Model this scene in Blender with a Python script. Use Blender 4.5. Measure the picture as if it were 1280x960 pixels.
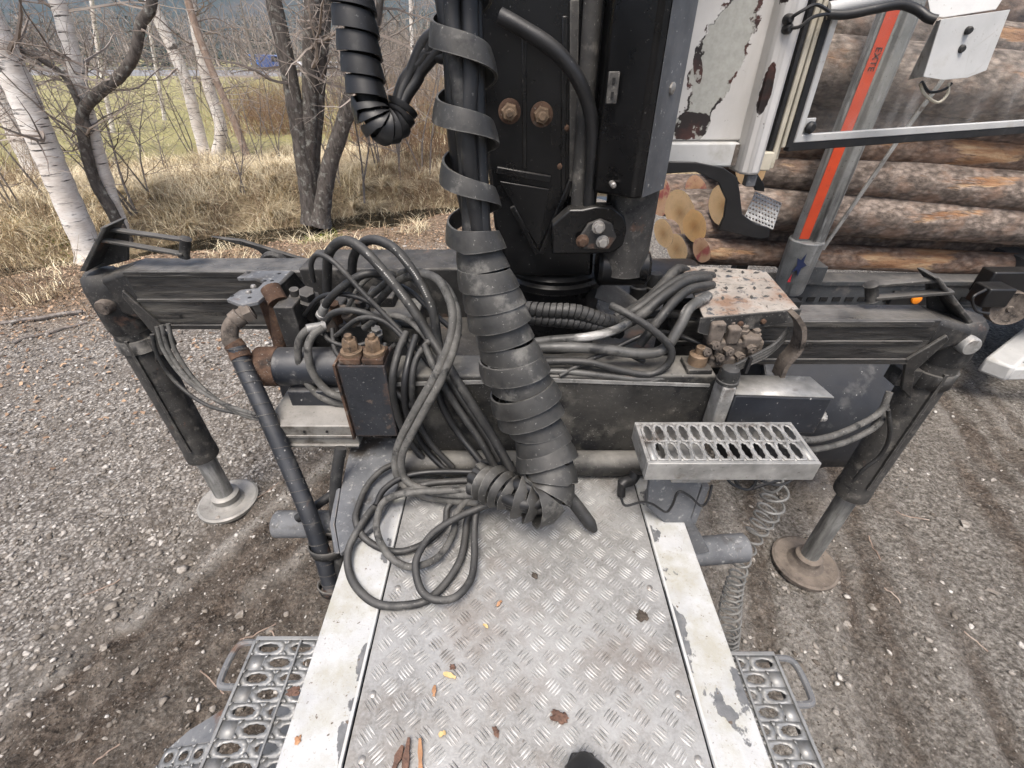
import bpy, bmesh, math, random
import numpy as np
from mathutils import Vector, Matrix, Quaternion, noise as mnoise
random.seed(7); rng = np.random.default_rng(7)
R = math.radians
for o in list(bpy.data.objects): bpy.data.objects.remove(o)
scene = bpy.context.scene
COL = scene.collection
V = Vector
# ------------------------------------------------------------------ camera
CAMZ = 2.1; PITCH = R(36.49); FPX = 576.0
cam_d = bpy.data.cameras.new('camera'); cam_d.sensor_width = 36; cam_d.lens = FPX/1280*36
cam_d.clip_start = 0.02; cam_d.clip_end = 8000
cam = bpy.data.objects.new('camera', cam_d); COL.objects.link(cam)
cam.location = (0, 0, CAMZ); cam.rotation_euler = (R(90)-PITCH, 0, 0)
scene.camera = cam
# ------------------------------------------------------------------ sky, sun, exposure
SUN_EL, SUN_AZ = R(67), R(192)      # azimuth: clockwise from +Y
wd = bpy.data.worlds.new('World'); scene.world = wd; wd.use_nodes = True
wn = wd.node_tree.nodes; wl = wd.node_tree.links
sky = wn.new('ShaderNodeTexSky'); sky.sky_type = 'NISHITA'; sky.sun_disc = False
sky.sun_elevation = SUN_EL; sky.sun_rotation = SUN_AZ
sky.air_density = 1.0; sky.dust_density = 7.0; sky.ozone_density = 0.6; sky.altitude = 200
wn['Background'].inputs['Strength'].default_value = 0.085
wl.new(sky.outputs[0], wn['Background'].inputs['Color'])
sd = bpy.data.lights.new('sun', 'SUN'); sd.energy = 1.5; sd.angle = R(26); sd.color = (1.0, 0.96, 0.9)
sun = bpy.data.objects.new('sun', sd); COL.objects.link(sun)
sdir = V((math.sin(SUN_AZ)*math.cos(SUN_EL), math.cos(SUN_AZ)*math.cos(SUN_EL), math.sin(SUN_EL)))
sun.rotation_euler = (-sdir).to_track_quat('-Z', 'Y').to_euler(); sun.location = sdir*30
scene.view_settings.view_transform = 'Standard'; scene.view_settings.look = 'None'
scene.view_settings.gamma = 1; scene.view_settings.use_curve_mapping = False
scene.view_settings.exposure = 1.5
# ------------------------------------------------------------------ pixel -> place
sp, cp = math.sin(PITCH), math.cos(PITCH)
def ray(x, y):
    u = (x-640)/FPX; v = (480-y)/FPX
    return V((u, sp*v+cp, cp*v-sp))
def W(x, y, Y):                # point on the upright plane at distance Y
    d = ray(x, y); t = Y/d.y
    return V((d.x*t, Y, CAMZ+d.z*t))
def G(x, y, z=0.0):            # point on the level plane at height z
    d = ray(x, y); t = (z-CAMZ)/d.z
    return V((d.x*t, d.y*t, z))
# ------------------------------------------------------------------ mesh helpers
class MB:
    def __init__(s): s.v = []; s.f = []; s.m = []
    def add(s, vs, fs, mat=0):
        b = len(s.v); s.v += [tuple(p) for p in vs]
        for f in fs: s.f.append(tuple(b+i for i in f)); s.m.append(mat)
        return s
    def box(s, c, sz, rot=None, mat=0):
        c = V(c); h = V(sz)/2; pts = []
        for z in (-1, 1):
            for y in (-1, 1):
                for x in (-1, 1):
                    p = V((x*h.x, y*h.y, z*h.z))
                    if rot is not None: p = rot @ p
                    pts.append(c+p)
        return s.add(pts, [(0,2,3,1),(4,5,7,6),(0,1,5,4),(2,6,7,3),(0,4,6,2),(1,3,7,5)], mat)
    def bb(s, x0, x1, y0, y1, z0, z1, mat=0):
        return s.box(((x0+x1)/2,(y0+y1)/2,(z0+z1)/2), (x1-x0,y1-y0,z1-z0), None, mat)
    def bar(s, p0, p1, w, h, up=(0,0,1), mat=0):
        p0 = V(p0); p1 = V(p1); d = (p1-p0); L = d.length; d.normalize()
        side = d.cross(V(up))
        if side.length < 1e-4: side = d.cross(V((1,0,0)))
        side.normalize(); u = side.cross(d)
        rot = Matrix((d, side, u)).transposed()
        return s.box((p0+p1)/2, (L, w, h), rot, mat)
    def cyl(s, p0, p1, r0, r1=None, n=16, caps=True, mat=0, capmat=None):
        return s.tube([p0, p1], [r0, r0 if r1 is None else r1], n, caps, mat, capmat)
    def tube(s, pts, r, n=8, caps=True, mat=0, capmat=None):
        pts = [V(p) for p in pts]
        rs = r if isinstance(r, (list, tuple)) else [r]*len(pts)
        fr = frames(pts); vs = []; fs = []
        for i, (p, (t, a, b)) in enumerate(zip(pts, fr)):
            for k in range(n):
                an = 2*math.pi*k/n
                vs.append(p + (a*math.cos(an)+b*math.sin(an))*rs[i])
        for i in range(len(pts)-1):
            for k in range(n):
                k2 = (k+1) % n
                fs.append((i*n+k, i*n+k2, (i+1)*n+k2, (i+1)*n+k))
        s.add(vs, fs, mat)
        if caps:
            b = len(s.v)-len(vs)
            cm = mat if capmat is None else capmat
            s.f.append(tuple(b+k for k in reversed(range(n)))); s.m.append(cm)
            e = b+(len(pts)-1)*n
            s.f.append(tuple(e+k for k in range(n))); s.m.append(cm)
        return s
    def prism(s, poly, vec, mat=0):
        poly = [V(p) for p in poly]; n = len(poly); vec = V(vec)
        vs = poly + [p+vec for p in poly]
        fs = [tuple(reversed(range(n))), tuple(range(n, 2*n))]
        for k in range(n): fs.append((k, (k+1) % n, n+(k+1) % n, n+k))
        return s.add(vs, fs, mat)
    def lathe(s, p, axis, prof, n=20, mat=0, cap=True):
        p = V(p); ax = V(axis).normalized()
        a = ax.orthogonal().normalized(); b = ax.cross(a); vs = []; fs = []
        for (r, h) in prof:
            for k in range(n):
                an = 2*math.pi*k/n
                vs.append(p+ax*h+(a*math.cos(an)+b*math.sin(an))*max(r, 1e-4))
        m = len(prof)
        for i in range(m-1):
            for k in range(n):
                k2 = (k+1) % n
                fs.append((i*n+k, i*n+k2, (i+1)*n+k2, (i+1)*n+k))
        if cap: fs.append(tuple(reversed(range(n)))); fs.append(tuple((m-1)*n+k for k in range(n)))
        return s.add(vs, fs, mat)
    def hexbolt(s, p, axis, r, h, washer=1.35, mat=0):
        p = V(p); ax = V(axis).normalized()
        s.lathe(p, ax, [(r*washer, 0), (r*washer, h*.25), (r*1.02, h*.26)], 16, mat)
        s.lathe(p, ax, [(r, h*.25), (r, h*.85), (r*.82, h)], 6, mat)
        s.lathe(p, ax, [(r*.5, h*.9), (r*.5, h*1.25), (r*.4, h*1.3)], 10, mat)
        return s
def frames(pts):
    n = len(pts); out = []; prev = None
    for i in range(n):
        t = (pts[min(i+1, n-1)]-pts[max(i-1, 0)])
        if t.length < 1e-9: t = V((0, 0, 1))
        t.normalize()
        if prev is None: a = t.orthogonal().normalized()
        else:
            a = prev - t*prev.dot(t)
            if a.length < 1e-6: a = t.orthogonal()
            a.normalize()
        prev = a; out.append((t, a, t.cross(a)))
    return out
def spline(pts, per=8):
    pts = [V(p) for p in pts]; P = [pts[0]*2-pts[1]]+pts+[pts[-1]*2-pts[-2]]; out = []
    for i in range(1, len(P)-2):
        p0, p1, p2, p3 = P[i-1], P[i], P[i+1], P[i+2]
        for k in range(per):
            t = k/per
            out.append(0.5*((2*p1)+(p2-p0)*t+(2*p0-5*p1+4*p2-p3)*t*t+(3*p1-p0-3*p2+p3)*t**3))
    out.append(pts[-1]); return out
def resample(pts, step):
    out = [pts[0]]; acc = 0
    for a, b in zip(pts, pts[1:]):
        d = (b-a).length
        if d < 1e-9: continue
        pos = step-acc
        while pos <= d:
            out.append(a+(b-a)*(pos/d)); pos += step
        acc = d-(pos-step)
    return out
def finish(me, mats, smooth=True, angle=38, recalc=True):
    for m in mats: me.materials.append(m)
    if recalc:
        bm = bmesh.new(); bm.from_mesh(me); bmesh.ops.recalc_face_normals(bm, faces=bm.faces); bm.to_mesh(me); bm.free()
    if smooth:
        me.polygons.foreach_set('use_smooth', [True]*len(me.polygons)); me.set_sharp_from_angle(angle=R(angle))
def obj(name, mb, mat, parent=None, bevel=0, smooth=True, angle=38, label=None, cat=None, group=None, kind=None, origin=None, recalc=True, seg=2):
    mats = mat if isinstance(mat, (list, tuple)) else [mat]
    off = V((0, 0, 0))
    if parent is not None: off = world_loc(parent)
    elif origin is not None: off = V(origin)
    me = bpy.data.meshes.new(name)
    me.from_pydata([(p[0]-off.x, p[1]-off.y, p[2]-off.z) for p in mb.v], [], mb.f)
    if len(mats) > 1: me.polygons.foreach_set('material_index', mb.m)
    finish(me, mats, smooth, angle, recalc)
    o = bpy.data.objects.new(name, me); COL.objects.link(o)
    if parent is not None: o.parent = parent
    else: o.location = off
    if bevel:
        b = o.modifiers.new('bevel', 'BEVEL'); b.width = bevel; b.segments = seg; b.limit_method = 'ANGLE'; b.angle_limit = R(40)
    tag(o, label, cat, group, kind); return o
def world_loc(o):
    l = V(o.location)
    while o.parent is not None: o = o.parent; l = l+V(o.location)
    return l
def tag(o, label=None, cat=None, group=None, kind=None):
    if label: o['label'] = label
    if cat: o['category'] = cat
    if group: o['group'] = group
    if kind: o['kind'] = kind
    return o
def thing(name, label, cat, loc, group=None):
    o = bpy.data.objects.new(name, None); COL.objects.link(o); o.location = loc; o.empty_display_size = .1
    return tag(o, label, cat, group)
def npmesh(name, verts, faces, mats, smooth=False, matidx=None):
    """big numpy mesh, faces (n,k)"""
    me = bpy.data.meshes.new(name); n, k = faces.shape
    me.vertices.add(len(verts)); me.vertices.foreach_set('co', np.asarray(verts, np.float32).ravel())
    me.loops.add(n*k); me.loops.foreach_set('vertex_index', faces.astype(np.int32).ravel())
    me.polygons.add(n); me.polygons.foreach_set('loop_start', np.arange(0, n*k, k, dtype=np.int32))
    me.update(calc_edges=True)
    if smooth: me.polygons.foreach_set('use_smooth', np.ones(n, dtype=bool))
    for m in mats: me.materials.append(m)
    if matidx is not None: me.polygons.foreach_set('material_index', matidx.astype(np.int32))
    return me
def copy_tree(o, parent=None):
    c = o.copy(); COL.objects.link(c)
    if parent is not None: c.parent = parent
    for ch in list(o.children): copy_tree(ch, c)
    return c
# perforated plate in a local (a,b) frame: every hole is a real hole
def perf(mb, o, ea, eb, nx, ny, cw, ch, rx, ry, stagger=True, serr=0.0, n=18, mat=0):
    o = V(o); ea = V(ea); eb = V(eb)
    def P(x, y): return o+ea*x+eb*y
    for j in range(ny):
        off = cw/2 if (stagger and j % 2) else 0
        cnt = nx-1 if off else nx
        if off:
            for x0 in (0, nx*cw-cw/2):
                mb.add([P(x0, j*ch), P(x0+cw/2, j*ch), P(x0+cw/2, (j+1)*ch), P(x0, (j+1)*ch)], [(0,1,2,3)], mat)
        for i in range(cnt):
            cx = off+(i+.5)*cw; cy = (j+.5)*ch; outer = []; inner = []
            for k in range(n):
                a = 2*math.pi*(k+.5)/n; c, s = math.cos(a), math.sin(a)
                sc = min((cw/2)/max(abs(c), 1e-6), (ch/2)/max(abs(s), 1e-6))
                outer.append(P(cx+c*sc, cy+s*sc))
                w = 1+serr*(1 if k % 2 else -1)
                inner.append(P(cx+c*rx*w, cy+s*ry*w))
            corners = {}
            fs = [(k, (k+1) % n, n+(k+1) % n, n+k) for k in range(n)]
            mb.add(outer+inner, fs, mat)
            for sx in (-1, 1):            # close the four corner slivers
                for sy in (-1, 1):
                    ca = math.atan2(sy*ch/2, sx*cw/2) % (2*math.pi)
                    k = int(math.floor(ca/(2*math.pi)*n-.5)) % n
                    mb.add([P(cx+sx*cw/2, cy+sy*ch/2), outer[k], outer[(k+1) % n]], [(0, 1, 2)], mat)
    return mb
def solid(o, th, off=-1):
    m = o.modifiers.new('thickness', 'SOLIDIFY'); m.thickness = th; m.offset = off
    return o
# ------------------------------------------------------------------ materials
def NT(name):
    m = bpy.data.materials.new(name); m.use_nodes = True
    nt = m.node_tree; return m, nt, nt.nodes, nt.links, nt.nodes['Principled BSDF']
def ramp(nt, fac, stops, interp='LINEAR'):
    r = nt.nodes.new('ShaderNodeValToRGB'); r.color_ramp.interpolation = interp
    e = r.color_ramp.elements
    while len(e) < len(stops): e.new(.5)
    for el, (p, c) in zip(e, stops):
        el.position = p; el.color = (c[0], c[1], c[2], 1) if isinstance(c, (tuple, list)) else (c, c, c, 1)
    nt.links.new(fac, r.inputs[0]); return r.outputs[0]
def tex(nt, kind, scale, detail=6, stretch=(1, 1, 1), coord='Object', rough=.6, rot=(0, 0, 0)):
    tc = nt.nodes.new('ShaderNodeTexCoord'); mp = nt.nodes.new('ShaderNodeMapping')
    mp.inputs['Scale'].default_value = stretch; mp.inputs['Rotation'].default_value = rot
    if coord == 'World':
        g = nt.nodes.new('ShaderNodeNewGeometry'); nt.links.new(g.outputs['Position'], mp.inputs[0])
    else: nt.links.new(tc.outputs[coord], mp.inputs[0])
    if kind == 'noise':
        t = nt.nodes.new('ShaderNodeTexNoise'); t.inputs['Scale'].default_value = scale
        t.inputs['Detail'].default_value = detail; t.inputs['Roughness'].default_value = rough
        nt.links.new(mp.outputs[0], t.inputs['Vector']); return t.outputs['Fac']
    if kind == 'voronoi':
        t = nt.nodes.new('ShaderNodeTexVoronoi'); t.inputs['Scale'].default_value = scale
        nt.links.new(mp.outputs[0], t.inputs['Vector']); return t
def mix(nt, fac, a, b):
    m = nt.nodes.new('ShaderNodeMix'); m.data_type = 'RGBA'
    if isinstance(fac, float): m.inputs[0].default_value = fac
    else: nt.links.new(fac, m.inputs[0])
    for i, c in ((6, a), (7, b)):
        if isinstance(c, (tuple, list)): m.inputs[i].default_value = (c[0], c[1], c[2], 1)
        else: nt.links.new(c, m.inputs[i])
    return m.outputs[2]
def math_(nt, op, a, b=None):
    m = nt.nodes.new('ShaderNodeMath'); m.operation = op
    for i, c in ((0, a), (1, b)):
        if c is None: continue
        if isinstance(c, (int, float)): m.inputs[i].default_value = c
        else: nt.links.new(c, m.inputs[i])
    return m.outputs[0]
def bump(nt, bs, h, strength=.3, dist=.01, prev=None):
    b = nt.nodes.new('ShaderNodeBump'); b.inputs['Strength'].default_value = strength; b.inputs['Distance'].default_value = dist
    nt.links.new(h, b.inputs['Height'])
    if prev is not None: nt.links.new(prev, b.inputs['Normal'])
    nt.links.new(b.outputs[0], bs.inputs['Normal']); return b.outputs[0]
def M(name, c0, c1, scale=12, rough=(.5, .8), metal=0.0, patches=(), top=None, bumps=((60, .25, .002),), spec=.5, stretch=(1, 1, 1), coord='Object', coat=0, speck=None, edge=None):
    """c0-c1 mottled base; patches = (colour, scale, lo, hi[, stretch]) wear masks; top = (colour, amount) dust on upward faces"""
    m, nt, N, L, bs = NT(name)
    n0 = tex(nt, 'noise', scale, 8, stretch, coord)
    col = ramp(nt, n0, [(.3, c0), (.7, c1)])
    rg = ramp(nt, tex(nt, 'noise', scale*1.7, 5, stretch, coord), [(.3, rough[0]), (.7, rough[1])])
    met = None
    for p in patches:
        st = p[4] if len(p) > 4 else (1, 1, 1)
        k = ramp(nt, tex(nt, 'noise', p[1], 9, st, coord, .65), [(p[2], 0.0), (p[3], 1.0)])
        col = mix(nt, k, col, p[0])
    if edge:
        bv = N.new('ShaderNodeBevel'); bv.samples = 4; bv.inputs[0].default_value = edge[1]
        gn = N.new('ShaderNodeNewGeometry'); dp = N.new('ShaderNodeVectorMath'); dp.operation = 'DOT_PRODUCT'
        L.new(bv.outputs[0], dp.inputs[0]); L.new(gn.outputs['Normal'], dp.inputs[1])
        ek = ramp(nt, dp.outputs['Value'], [(.80, 1.0), (.97, 0.0)])
        ek = math_(nt, 'MULTIPLY', ek, ramp(nt, tex(nt, 'noise', 35, 6, (1, 1, 1), coord), [(.38, 0.0), (.6, edge[2] if len(edge) > 2 else .9)]))
        col = mix(nt, ek, col, edge[0])
    if top:
        g = N.new('ShaderNodeNewGeometry'); sx = N.new('ShaderNodeSeparateXYZ'); L.new(g.outputs['Normal'], sx.inputs[0])
        k = ramp(nt, sx.outputs[2], [(.35, 0.0), (.95, 1.0)])
        k2 = ramp(nt, tex(nt, 'noise', 9, 8, (1, 1, 1), coord), [(.35, .25), (.65, 1.0)])
        kk = math_(nt, 'MULTIPLY', math_(nt, 'MULTIPLY', k, k2), top[1])
        col = mix(nt, kk, col, top[0])
    if speck:
        k = ramp(nt, tex(nt, 'noise', speck[1], 3, (1, 1, 1), coord, .7), [(speck[2], 0.0), (speck[2]+.05, speck[3])])
        col = mix(nt, k, col, speck[0])
    L.new(col, bs.inputs['Base Color']); L.new(rg, bs.inputs['Roughness'])
    bs.inputs['Metallic'].default_value = metal; bs.inputs['Specular IOR Level'].default_value = spec
    if coat: bs.inputs['Coat Weight'].default_value = coat; bs.inputs['Coat Roughness'].default_value = .15
    pv = None
    for (s, st, d) in bumps: pv = bump(nt, bs, tex(nt, 'noise', s, 6, stretch, coord), st, d, pv)
    return m
DUST = (.17, .155, .135); RUST = (.10, .055, .036); RUSTL = (.2, .12, .08); SPK = ((.3, .29, .27), 130, .64, .55)
mt = {}
mt['black_paint'] = M('black_paint', (.002, .002, .0022), (.005, .005, .0055), 6, (.2, .42), patches=(((.02, .019, .017), 18, .62, .8, (1, 1, .4)),), top=((.08, .075, .068), .75), bumps=((14, .12, .003), (90, .15, .001)), speck=((.2, .19, .18), 110, .68, .5), edge=((.06, .058, .055), .006, .8), spec=.35)
mt['dusty_black'] = M('dusty_black', (.006, .006, .0065), (.026, .025, .024), 11, (.4, .8), patches=(((.10, .093, .083), 13, .54, .72), (RUST, 7, .62, .7)), top=(DUST, .35), speck=SPK, edge=((.16, .15, .135), .006), bumps=((60, .4, .003),))
mt['grease'] = M('greasy_black_steel', (.008, .008, .0085), (.036, .034, .032), 13, (.22, .6), patches=(((.1, .094, .083), 6, .52, .68, (.2, 1, 3)), ((.19, .18, .165), 9, .66, .76, (.12, 1, 4)), ((.004, .004, .004), 10, .58, .64, (.4, 1, 2))), top=((.2, .19, .175), .75), bumps=((26, .8, .007), (120, .4, .002)), stretch=(.5, 1, 2), speck=((.25, .24, .22), 100, .68, .5), edge=((.14, .135, .125), .007))
mt['leg_steel'] = M('weathered_leg_paint', (.014, .0135, .013), (.05, .047, .043), 12, (.5, .8), patches=(((.13, .12, .105), 20, .56, .72), ((.008, .008, .008), 14, .58, .66), (RUST, 11, .64, .72)), bumps=((70, .45, .003),), top=((.16, .15, .135), .6), speck=SPK, edge=((.2, .19, .175), .006))
mt['grime'] = M('grimy_beam_paint', (.010, .010, .0095), (.05, .047, .042), 7, (.5, .85), patches=(((.11, .103, .09), 8, .52, .68), ((.005, .005, .006), 6, .55, .62), (RUST, 4, .64, .72), ((.004, .004, .005), 15, .62, .68)), top=((.22, .21, .19), .8), bumps=((40, .6, .004), (150, .3, .001)), speck=SPK, edge=((.2, .19, .17), .007))
mt['rubber'] = M('dusty_rubber', (.009, .009, .0095), (.03, .0295, .0285), 20, (.4, .75), patches=(((.10, .096, .088), 12, .55, .72), ((.006, .006, .006), 18, .6, .68)), top=((.13, .125, .117), .5), bumps=((140, .35, .0015),), spec=.45, speck=((.24, .235, .22), 120, .66, .6))
mt['rubber_new'] = M('black_rubber', (.006, .006, .0065), (.016, .016, .017), 12, (.36, .6), patches=(((.06, .058, .055), 16, .6, .8),), top=((.075, .073, .07), .35), bumps=((60, .2, .001),), spec=.45, speck=((.2, .195, .19), 110, .68, .45))
mt['hose_grey'] = M('grey_dusty_hose', (.05, .0485, .045), (.145, .14, .13), 26, (.5, .85), patches=(((.018, .018, .018), 22, .55, .66),), bumps=((190, .4, .0015),), spec=.35, speck=((.32, .31, .29), 130, .64, .6))
mt['hose_worn'] = M('worn_shiny_hose', (.022, .022, .021), (.12, .117, .11), 9, (.28, .65), patches=(((.42, .41, .39), 9, .54, .64, (.35, 1, 1)), ((.012, .012, .012), 12, .56, .64)), bumps=((60, .4, .002),), spec=.55)
mt['wrap'] = M('spiral_wrap_plastic', (.012, .0118, .0115), (.048, .0465, .043), 11, (.38, .68), patches=(((.17, .163, .148), 11, .55, .7), ((.011, .011, .011), 20, .57, .66)), top=((.17, .163, .15), .4), bumps=((26, .2, .003), (110, .35, .0015)), spec=.45, speck=((.28, .27, .25), 120, .66, .6), edge=((.2, .195, .18), .004, .7))
mt['rust'] = M('rusty_steel', (.045, .027, .02), (.13, .08, .054), 20, (.75, .95), patches=(((.02, .018, .017), 12, .53, .66), (DUST, 20, .6, .72)), bumps=((90, .6, .003),), spec=.2, speck=SPK)
mt['rust_box'] = M('rust_worn_dark_paint', (.01, .012, .016), (.026, .028, .033), 9, (.5, .8), patches=(((.085, .05, .034), 5, .52, .58), ((.14, .1, .075), 13, .6, .68)), bumps=((60, .5, .003),), speck=SPK, edge=((.15, .085, .052), .012, 1.0))
mt['rust_brown'] = M('brown_dusty_casting', (.06, .05, .043), (.16, .135, .115), 24, (.7, .95), patches=(((.018, .016, .015), 16, .53, .66),), top=((.2, .165, .135), .7), bumps=((90, .6, .003),), spec=.2, speck=SPK)
mt['brass'] = M('rusty_nut', (.085, .058, .038), (.24, .165, .105), 34, (.5, .8), .25, patches=(((.035, .024, .018), 40, .54, .66),), edge=((.35, .26, .18), .004))
mt['zinc_bolt'] = M('dull_zinc_bolt', (.2, .19, .175), (.42, .4, .375), 30, (.35, .6), .6, patches=(((.1, .065, .045), 40, .56, .66),), edge=((.5, .48, .45), .003))
mt['galv'] = M('galvanised_steel', (.17, .168, .16), (.38, .372, .355), 16, (.4, .7), .35, patches=(((.085, .065, .05), 12, .58, .7), ((.5, .49, .47), 30, .6, .75), ((.05, .047, .043), 22, .64, .7)), bumps=((90, .35, .002),), edge=((.6, .59, .57), .004), speck=((.06, .05, .04), 90, .66, .7))
mt['alu'] = M('aluminium_tread', (.13, .136, .142), (.29, .294, .295), 10, (.36, .62), .45, patches=(((.11, .105, .098), 14, .55, .72),), top=((.34, .33, .31), .5), bumps=((60, .3, .002),), speck=((.09, .08, .07), 80, .64, .6), edge=((.55, .55, .54), .004))
mt['gusset'] = M('blue_grey_plate', (.075, .079, .087), (.17, .174, .18), 9, (.55, .85), patches=(((.05, .044, .038), 5, .54, .64), ((.3, .3, .29), 55, .58, .68), (RUST, 6, .62, .7)), bumps=((90, .4, .002),), edge=((.28, .24, .2), .005), speck=SPK)
mt['box_grey'] = M('grey_sheet_box', (.13, .125, .112), (.27, .26, .238), 10, (.45, .75), .25, patches=(((.075, .066, .055), 10, .53, .68),), top=((.42, .4, .375), .6), speck=((.07, .06, .05), 90, .64, .7), edge=((.45, .43, .4), .004))
mt['cyl_blue'] = M('blue_black_paint', (.007, .009, .013), (.022, .025, .032), 8, (.32, .6), patches=((RUST, 9, .62, .7), ((.09, .088, .085), 12, .58, .68)), top=((.15, .145, .14), .7), speck=((.4, .39, .37), 60, .66, .75), edge=((.2, .19, .175), .006), bumps=((60, .35, .002),))
mt['pale_guard'] = M('pale_rusty_guard', (.2, .175, .15), (.42, .385, .345), 18, (.65, .9), patches=(((.2, .125, .085), 9, .5, .64), ((.06, .064, .07), 26, .56, .63)), bumps=((70, .5, .003),), speck=((.05, .04, .035), 70, .6, .8))
mt['white_paint'] = M('white_paint', (.4, .4, .39), (.52, .52, .51), 8, (.35, .6), patches=(((.32, .305, .27), 8, .56, .74), ((.15, .13, .1), 30, .68, .74)), bumps=((20, .08, .001),), speck=((.18, .16, .13), 90, .66, .6), edge=((.3, .27, .22), .004, .7))
mt['plastic_black'] = M('black_plastic', (.004, .004, .0045), (.010, .010, .011), 8, (.3, .5), top=((.05, .048, .045), .5), speck=((.15, .145, .14), 100, .68, .4))
mt['mudguard'] = M('mudguard_plastic', (.007, .0075, .009), (.016, .017, .02), 6, (.35, .6), patches=(((.08, .078, .075), 8, .56, .7),), top=((.03, .03, .031), .4), speck=((.4, .39, .37), 45, .68, .7))
mt['tyre'] = M('tyre_rubber', (.01, .01, .01), (.03, .029, .027), 9, (.7, .9), top=((.12, .11, .1), .6))
mt['trailer'] = M('trailer_grey_paint', (.025, .028, .031), (.065, .069, .073), 6, (.5, .75), patches=(((.13, .12, .11), 9, .54, .68),), top=((.17, .16, .15), .7), speck=SPK, edge=((.17, .165, .155), .008))
mt['stake_alu'] = M('stake_aluminium', (.18, .18, .174), (.36, .36, .345), 9, (.4, .65), .35, patches=(((.09, .09, .087), 13, .5, .64, (1, 1, .12)), ((.42, .42, .41), 20, .58, .7, (1, 1, .2))), bumps=((40, .3, .002),), speck=((.08, .07, .06), 70, .63, .7))
mt['orange'] = M('orange_reflective_tape', (.5, .05, .014), (.66, .075, .02), 9, (.35, .6), patches=(((.3, .05, .025), 16, .58, .72), ((.55, .25, .17), 40, .66, .74)))
mt['casing_pale'] = M('pale_grey_casing', (.055, .058, .063), (.125, .13, .138), 7, (.35, .65), patches=(((.03, .031, .033), 9, .55, .68, (1, 1, .3)), ((.22, .222, .225), 24, .62, .72)), speck=((.5, .49, .48), 70, .66, .8), bumps=((50, .3, .002),))
mt['navy'] = M('navy_print', (.012, .022, .07), (.02, .03, .09), 9, (.4, .6))
mt['ink'] = M('black_print', (.02, .012, .01), (.05, .02, .015), 30, (.5, .7))
mt['amber'] = M('amber_reflector', (.8, .22, .01), (.95, .3, .02), 40, (.12, .25))
mt['red'] = M('red_mark', (.5, .02, .03), (.6, .04, .05), 9, (.4, .6))
mt['wire'] = M('grey_coil_plastic', (.1, .1, .095), (.22, .216, .205), 20, (.4, .6), speck=((.06, .05, .045), 90, .62, .7))
mt['cream'] = M('cream_seal', (.36, .33, .26), (.5, .46, .37), 12, (.5, .7), patches=(((.2, .14, .08), 14, .58, .7),))
mt['hole_black'] = M('hole_shade_and_dark_parts', (.003, .003, .003), (.007, .007, .007), 8, (.7, .9))  # near-black stands in for shade inside holes and gaps; also a few dark fittings
# ------------------------------------------------------------------ special materials
def mat_peel(marks=True):
    m, nt, N, L, bs = NT('peeling_cab_paint' if marks else 'chipped_post_paint')
    base = ramp(nt, tex(nt, 'noise', 5, 6), [(.3, (.44, .43, .415)), (.7, (.56, .55, .535))])
    base = mix(nt, ramp(nt, tex(nt, 'noise', 5, 7, (1, 1, .25)), [(.5, 0.0), (.7, .5)]), base, (.34, .31, .27))
    tc = N.new('ShaderNodeTexCoord'); sx = N.new('ShaderNodeSeparateXYZ'); L.new(tc.outputs['Object'], sx.inputs[0])
    wob = math_(nt, 'MULTIPLY', math_(nt, 'SUBTRACT', tex(nt, 'noise', 16, 7, rough=.6), .5), 1.5)
    def blob(cx, cz, a, b, slant=0.0):
        dx = math_(nt, 'SUBTRACT', math_(nt, 'SUBTRACT', sx.outputs[0], cx), math_(nt, 'MULTIPLY', math_(nt, 'SUBTRACT', sx.outputs[2], cz), slant))
        dx = math_(nt, 'DIVIDE', dx, a); dz = math_(nt, 'DIVIDE', math_(nt, 'SUBTRACT', sx.outputs[2], cz), b)
        d = math_(nt, 'SQRT', math_(nt, 'ADD', math_(nt, 'MULTIPLY', dx, dx), math_(nt, 'MULTIPLY', dz, dz)))
        return math_(nt, 'ADD', d, wob)
    dark = ramp(nt, tex(nt, 'noise', 14, 3), [(.45, (.015, .010, .009)), (.6, (.06, .022, .017))])
    filler = ramp(nt, tex(nt, 'noise', 70, 5), [(.3, (.29, .29, .262)), (.7, (.37, .37, .34))])
    c = base
    blobs = [(-.035, .30, .062, .15, .22), (.0, .53, .10, .10, 0)] if marks else [(.075, .45, .012, .05, 0), (.085, .22, .012, .06, 0), (.07, 1.1, .012, .06, 0)]
    hgt = None
    for k, bl in enumerate(blobs):
        d = blob(*bl); inn = ramp(nt, d, [(.97, 1.0), (1.0, 0.0)])
        rim = math_(nt, 'MULTIPLY', ramp(nt, math_(nt, 'MULTIPLY', d, .5), [(.47, 0.0), (.49, 1.0), (.535, 1.0), (.55, 0.0)]), ramp(nt, tex(nt, 'noise', 22, 3), [(.47, 0.0), (.52, 1.0)]))
        c = mix(nt, inn, c, filler if marks else dark); c = mix(nt, rim, c, dark); hgt = inn if hgt is None else math_(nt, 'MAXIMUM', hgt, inn)
    for bl in ([(-.085, .125, .06, .035, 0), (-.02, .455, .05, .03, 0), (-.095, .27, .012, .04, -.3)] if marks else []):
        d = blob(*bl); inn = ramp(nt, d, [(.96, 1.0), (1.0, 0.0)]); c = mix(nt, inn, c, dark); hgt = math_(nt, 'MAXIMUM', hgt, inn)
        c = mix(nt, math_(nt, 'MULTIPLY', inn, ramp(nt, tex(nt, 'noise', 30, 4), [(.55, 0.0), (.58, .9)])), c, filler)
    c = mix(nt, ramp(nt, tex(nt, 'noise', 45, 3), [(.70, 0.0), (.73, 1.0)]), c, (.06, .03, .02))
    L.new(c, bs.inputs['Base Color']); bs.inputs['Roughness'].default_value = .5
    bump(nt, bs, math_(nt, 'SUBTRACT', 1.0, hgt), .7, .003)
    return m
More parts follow.
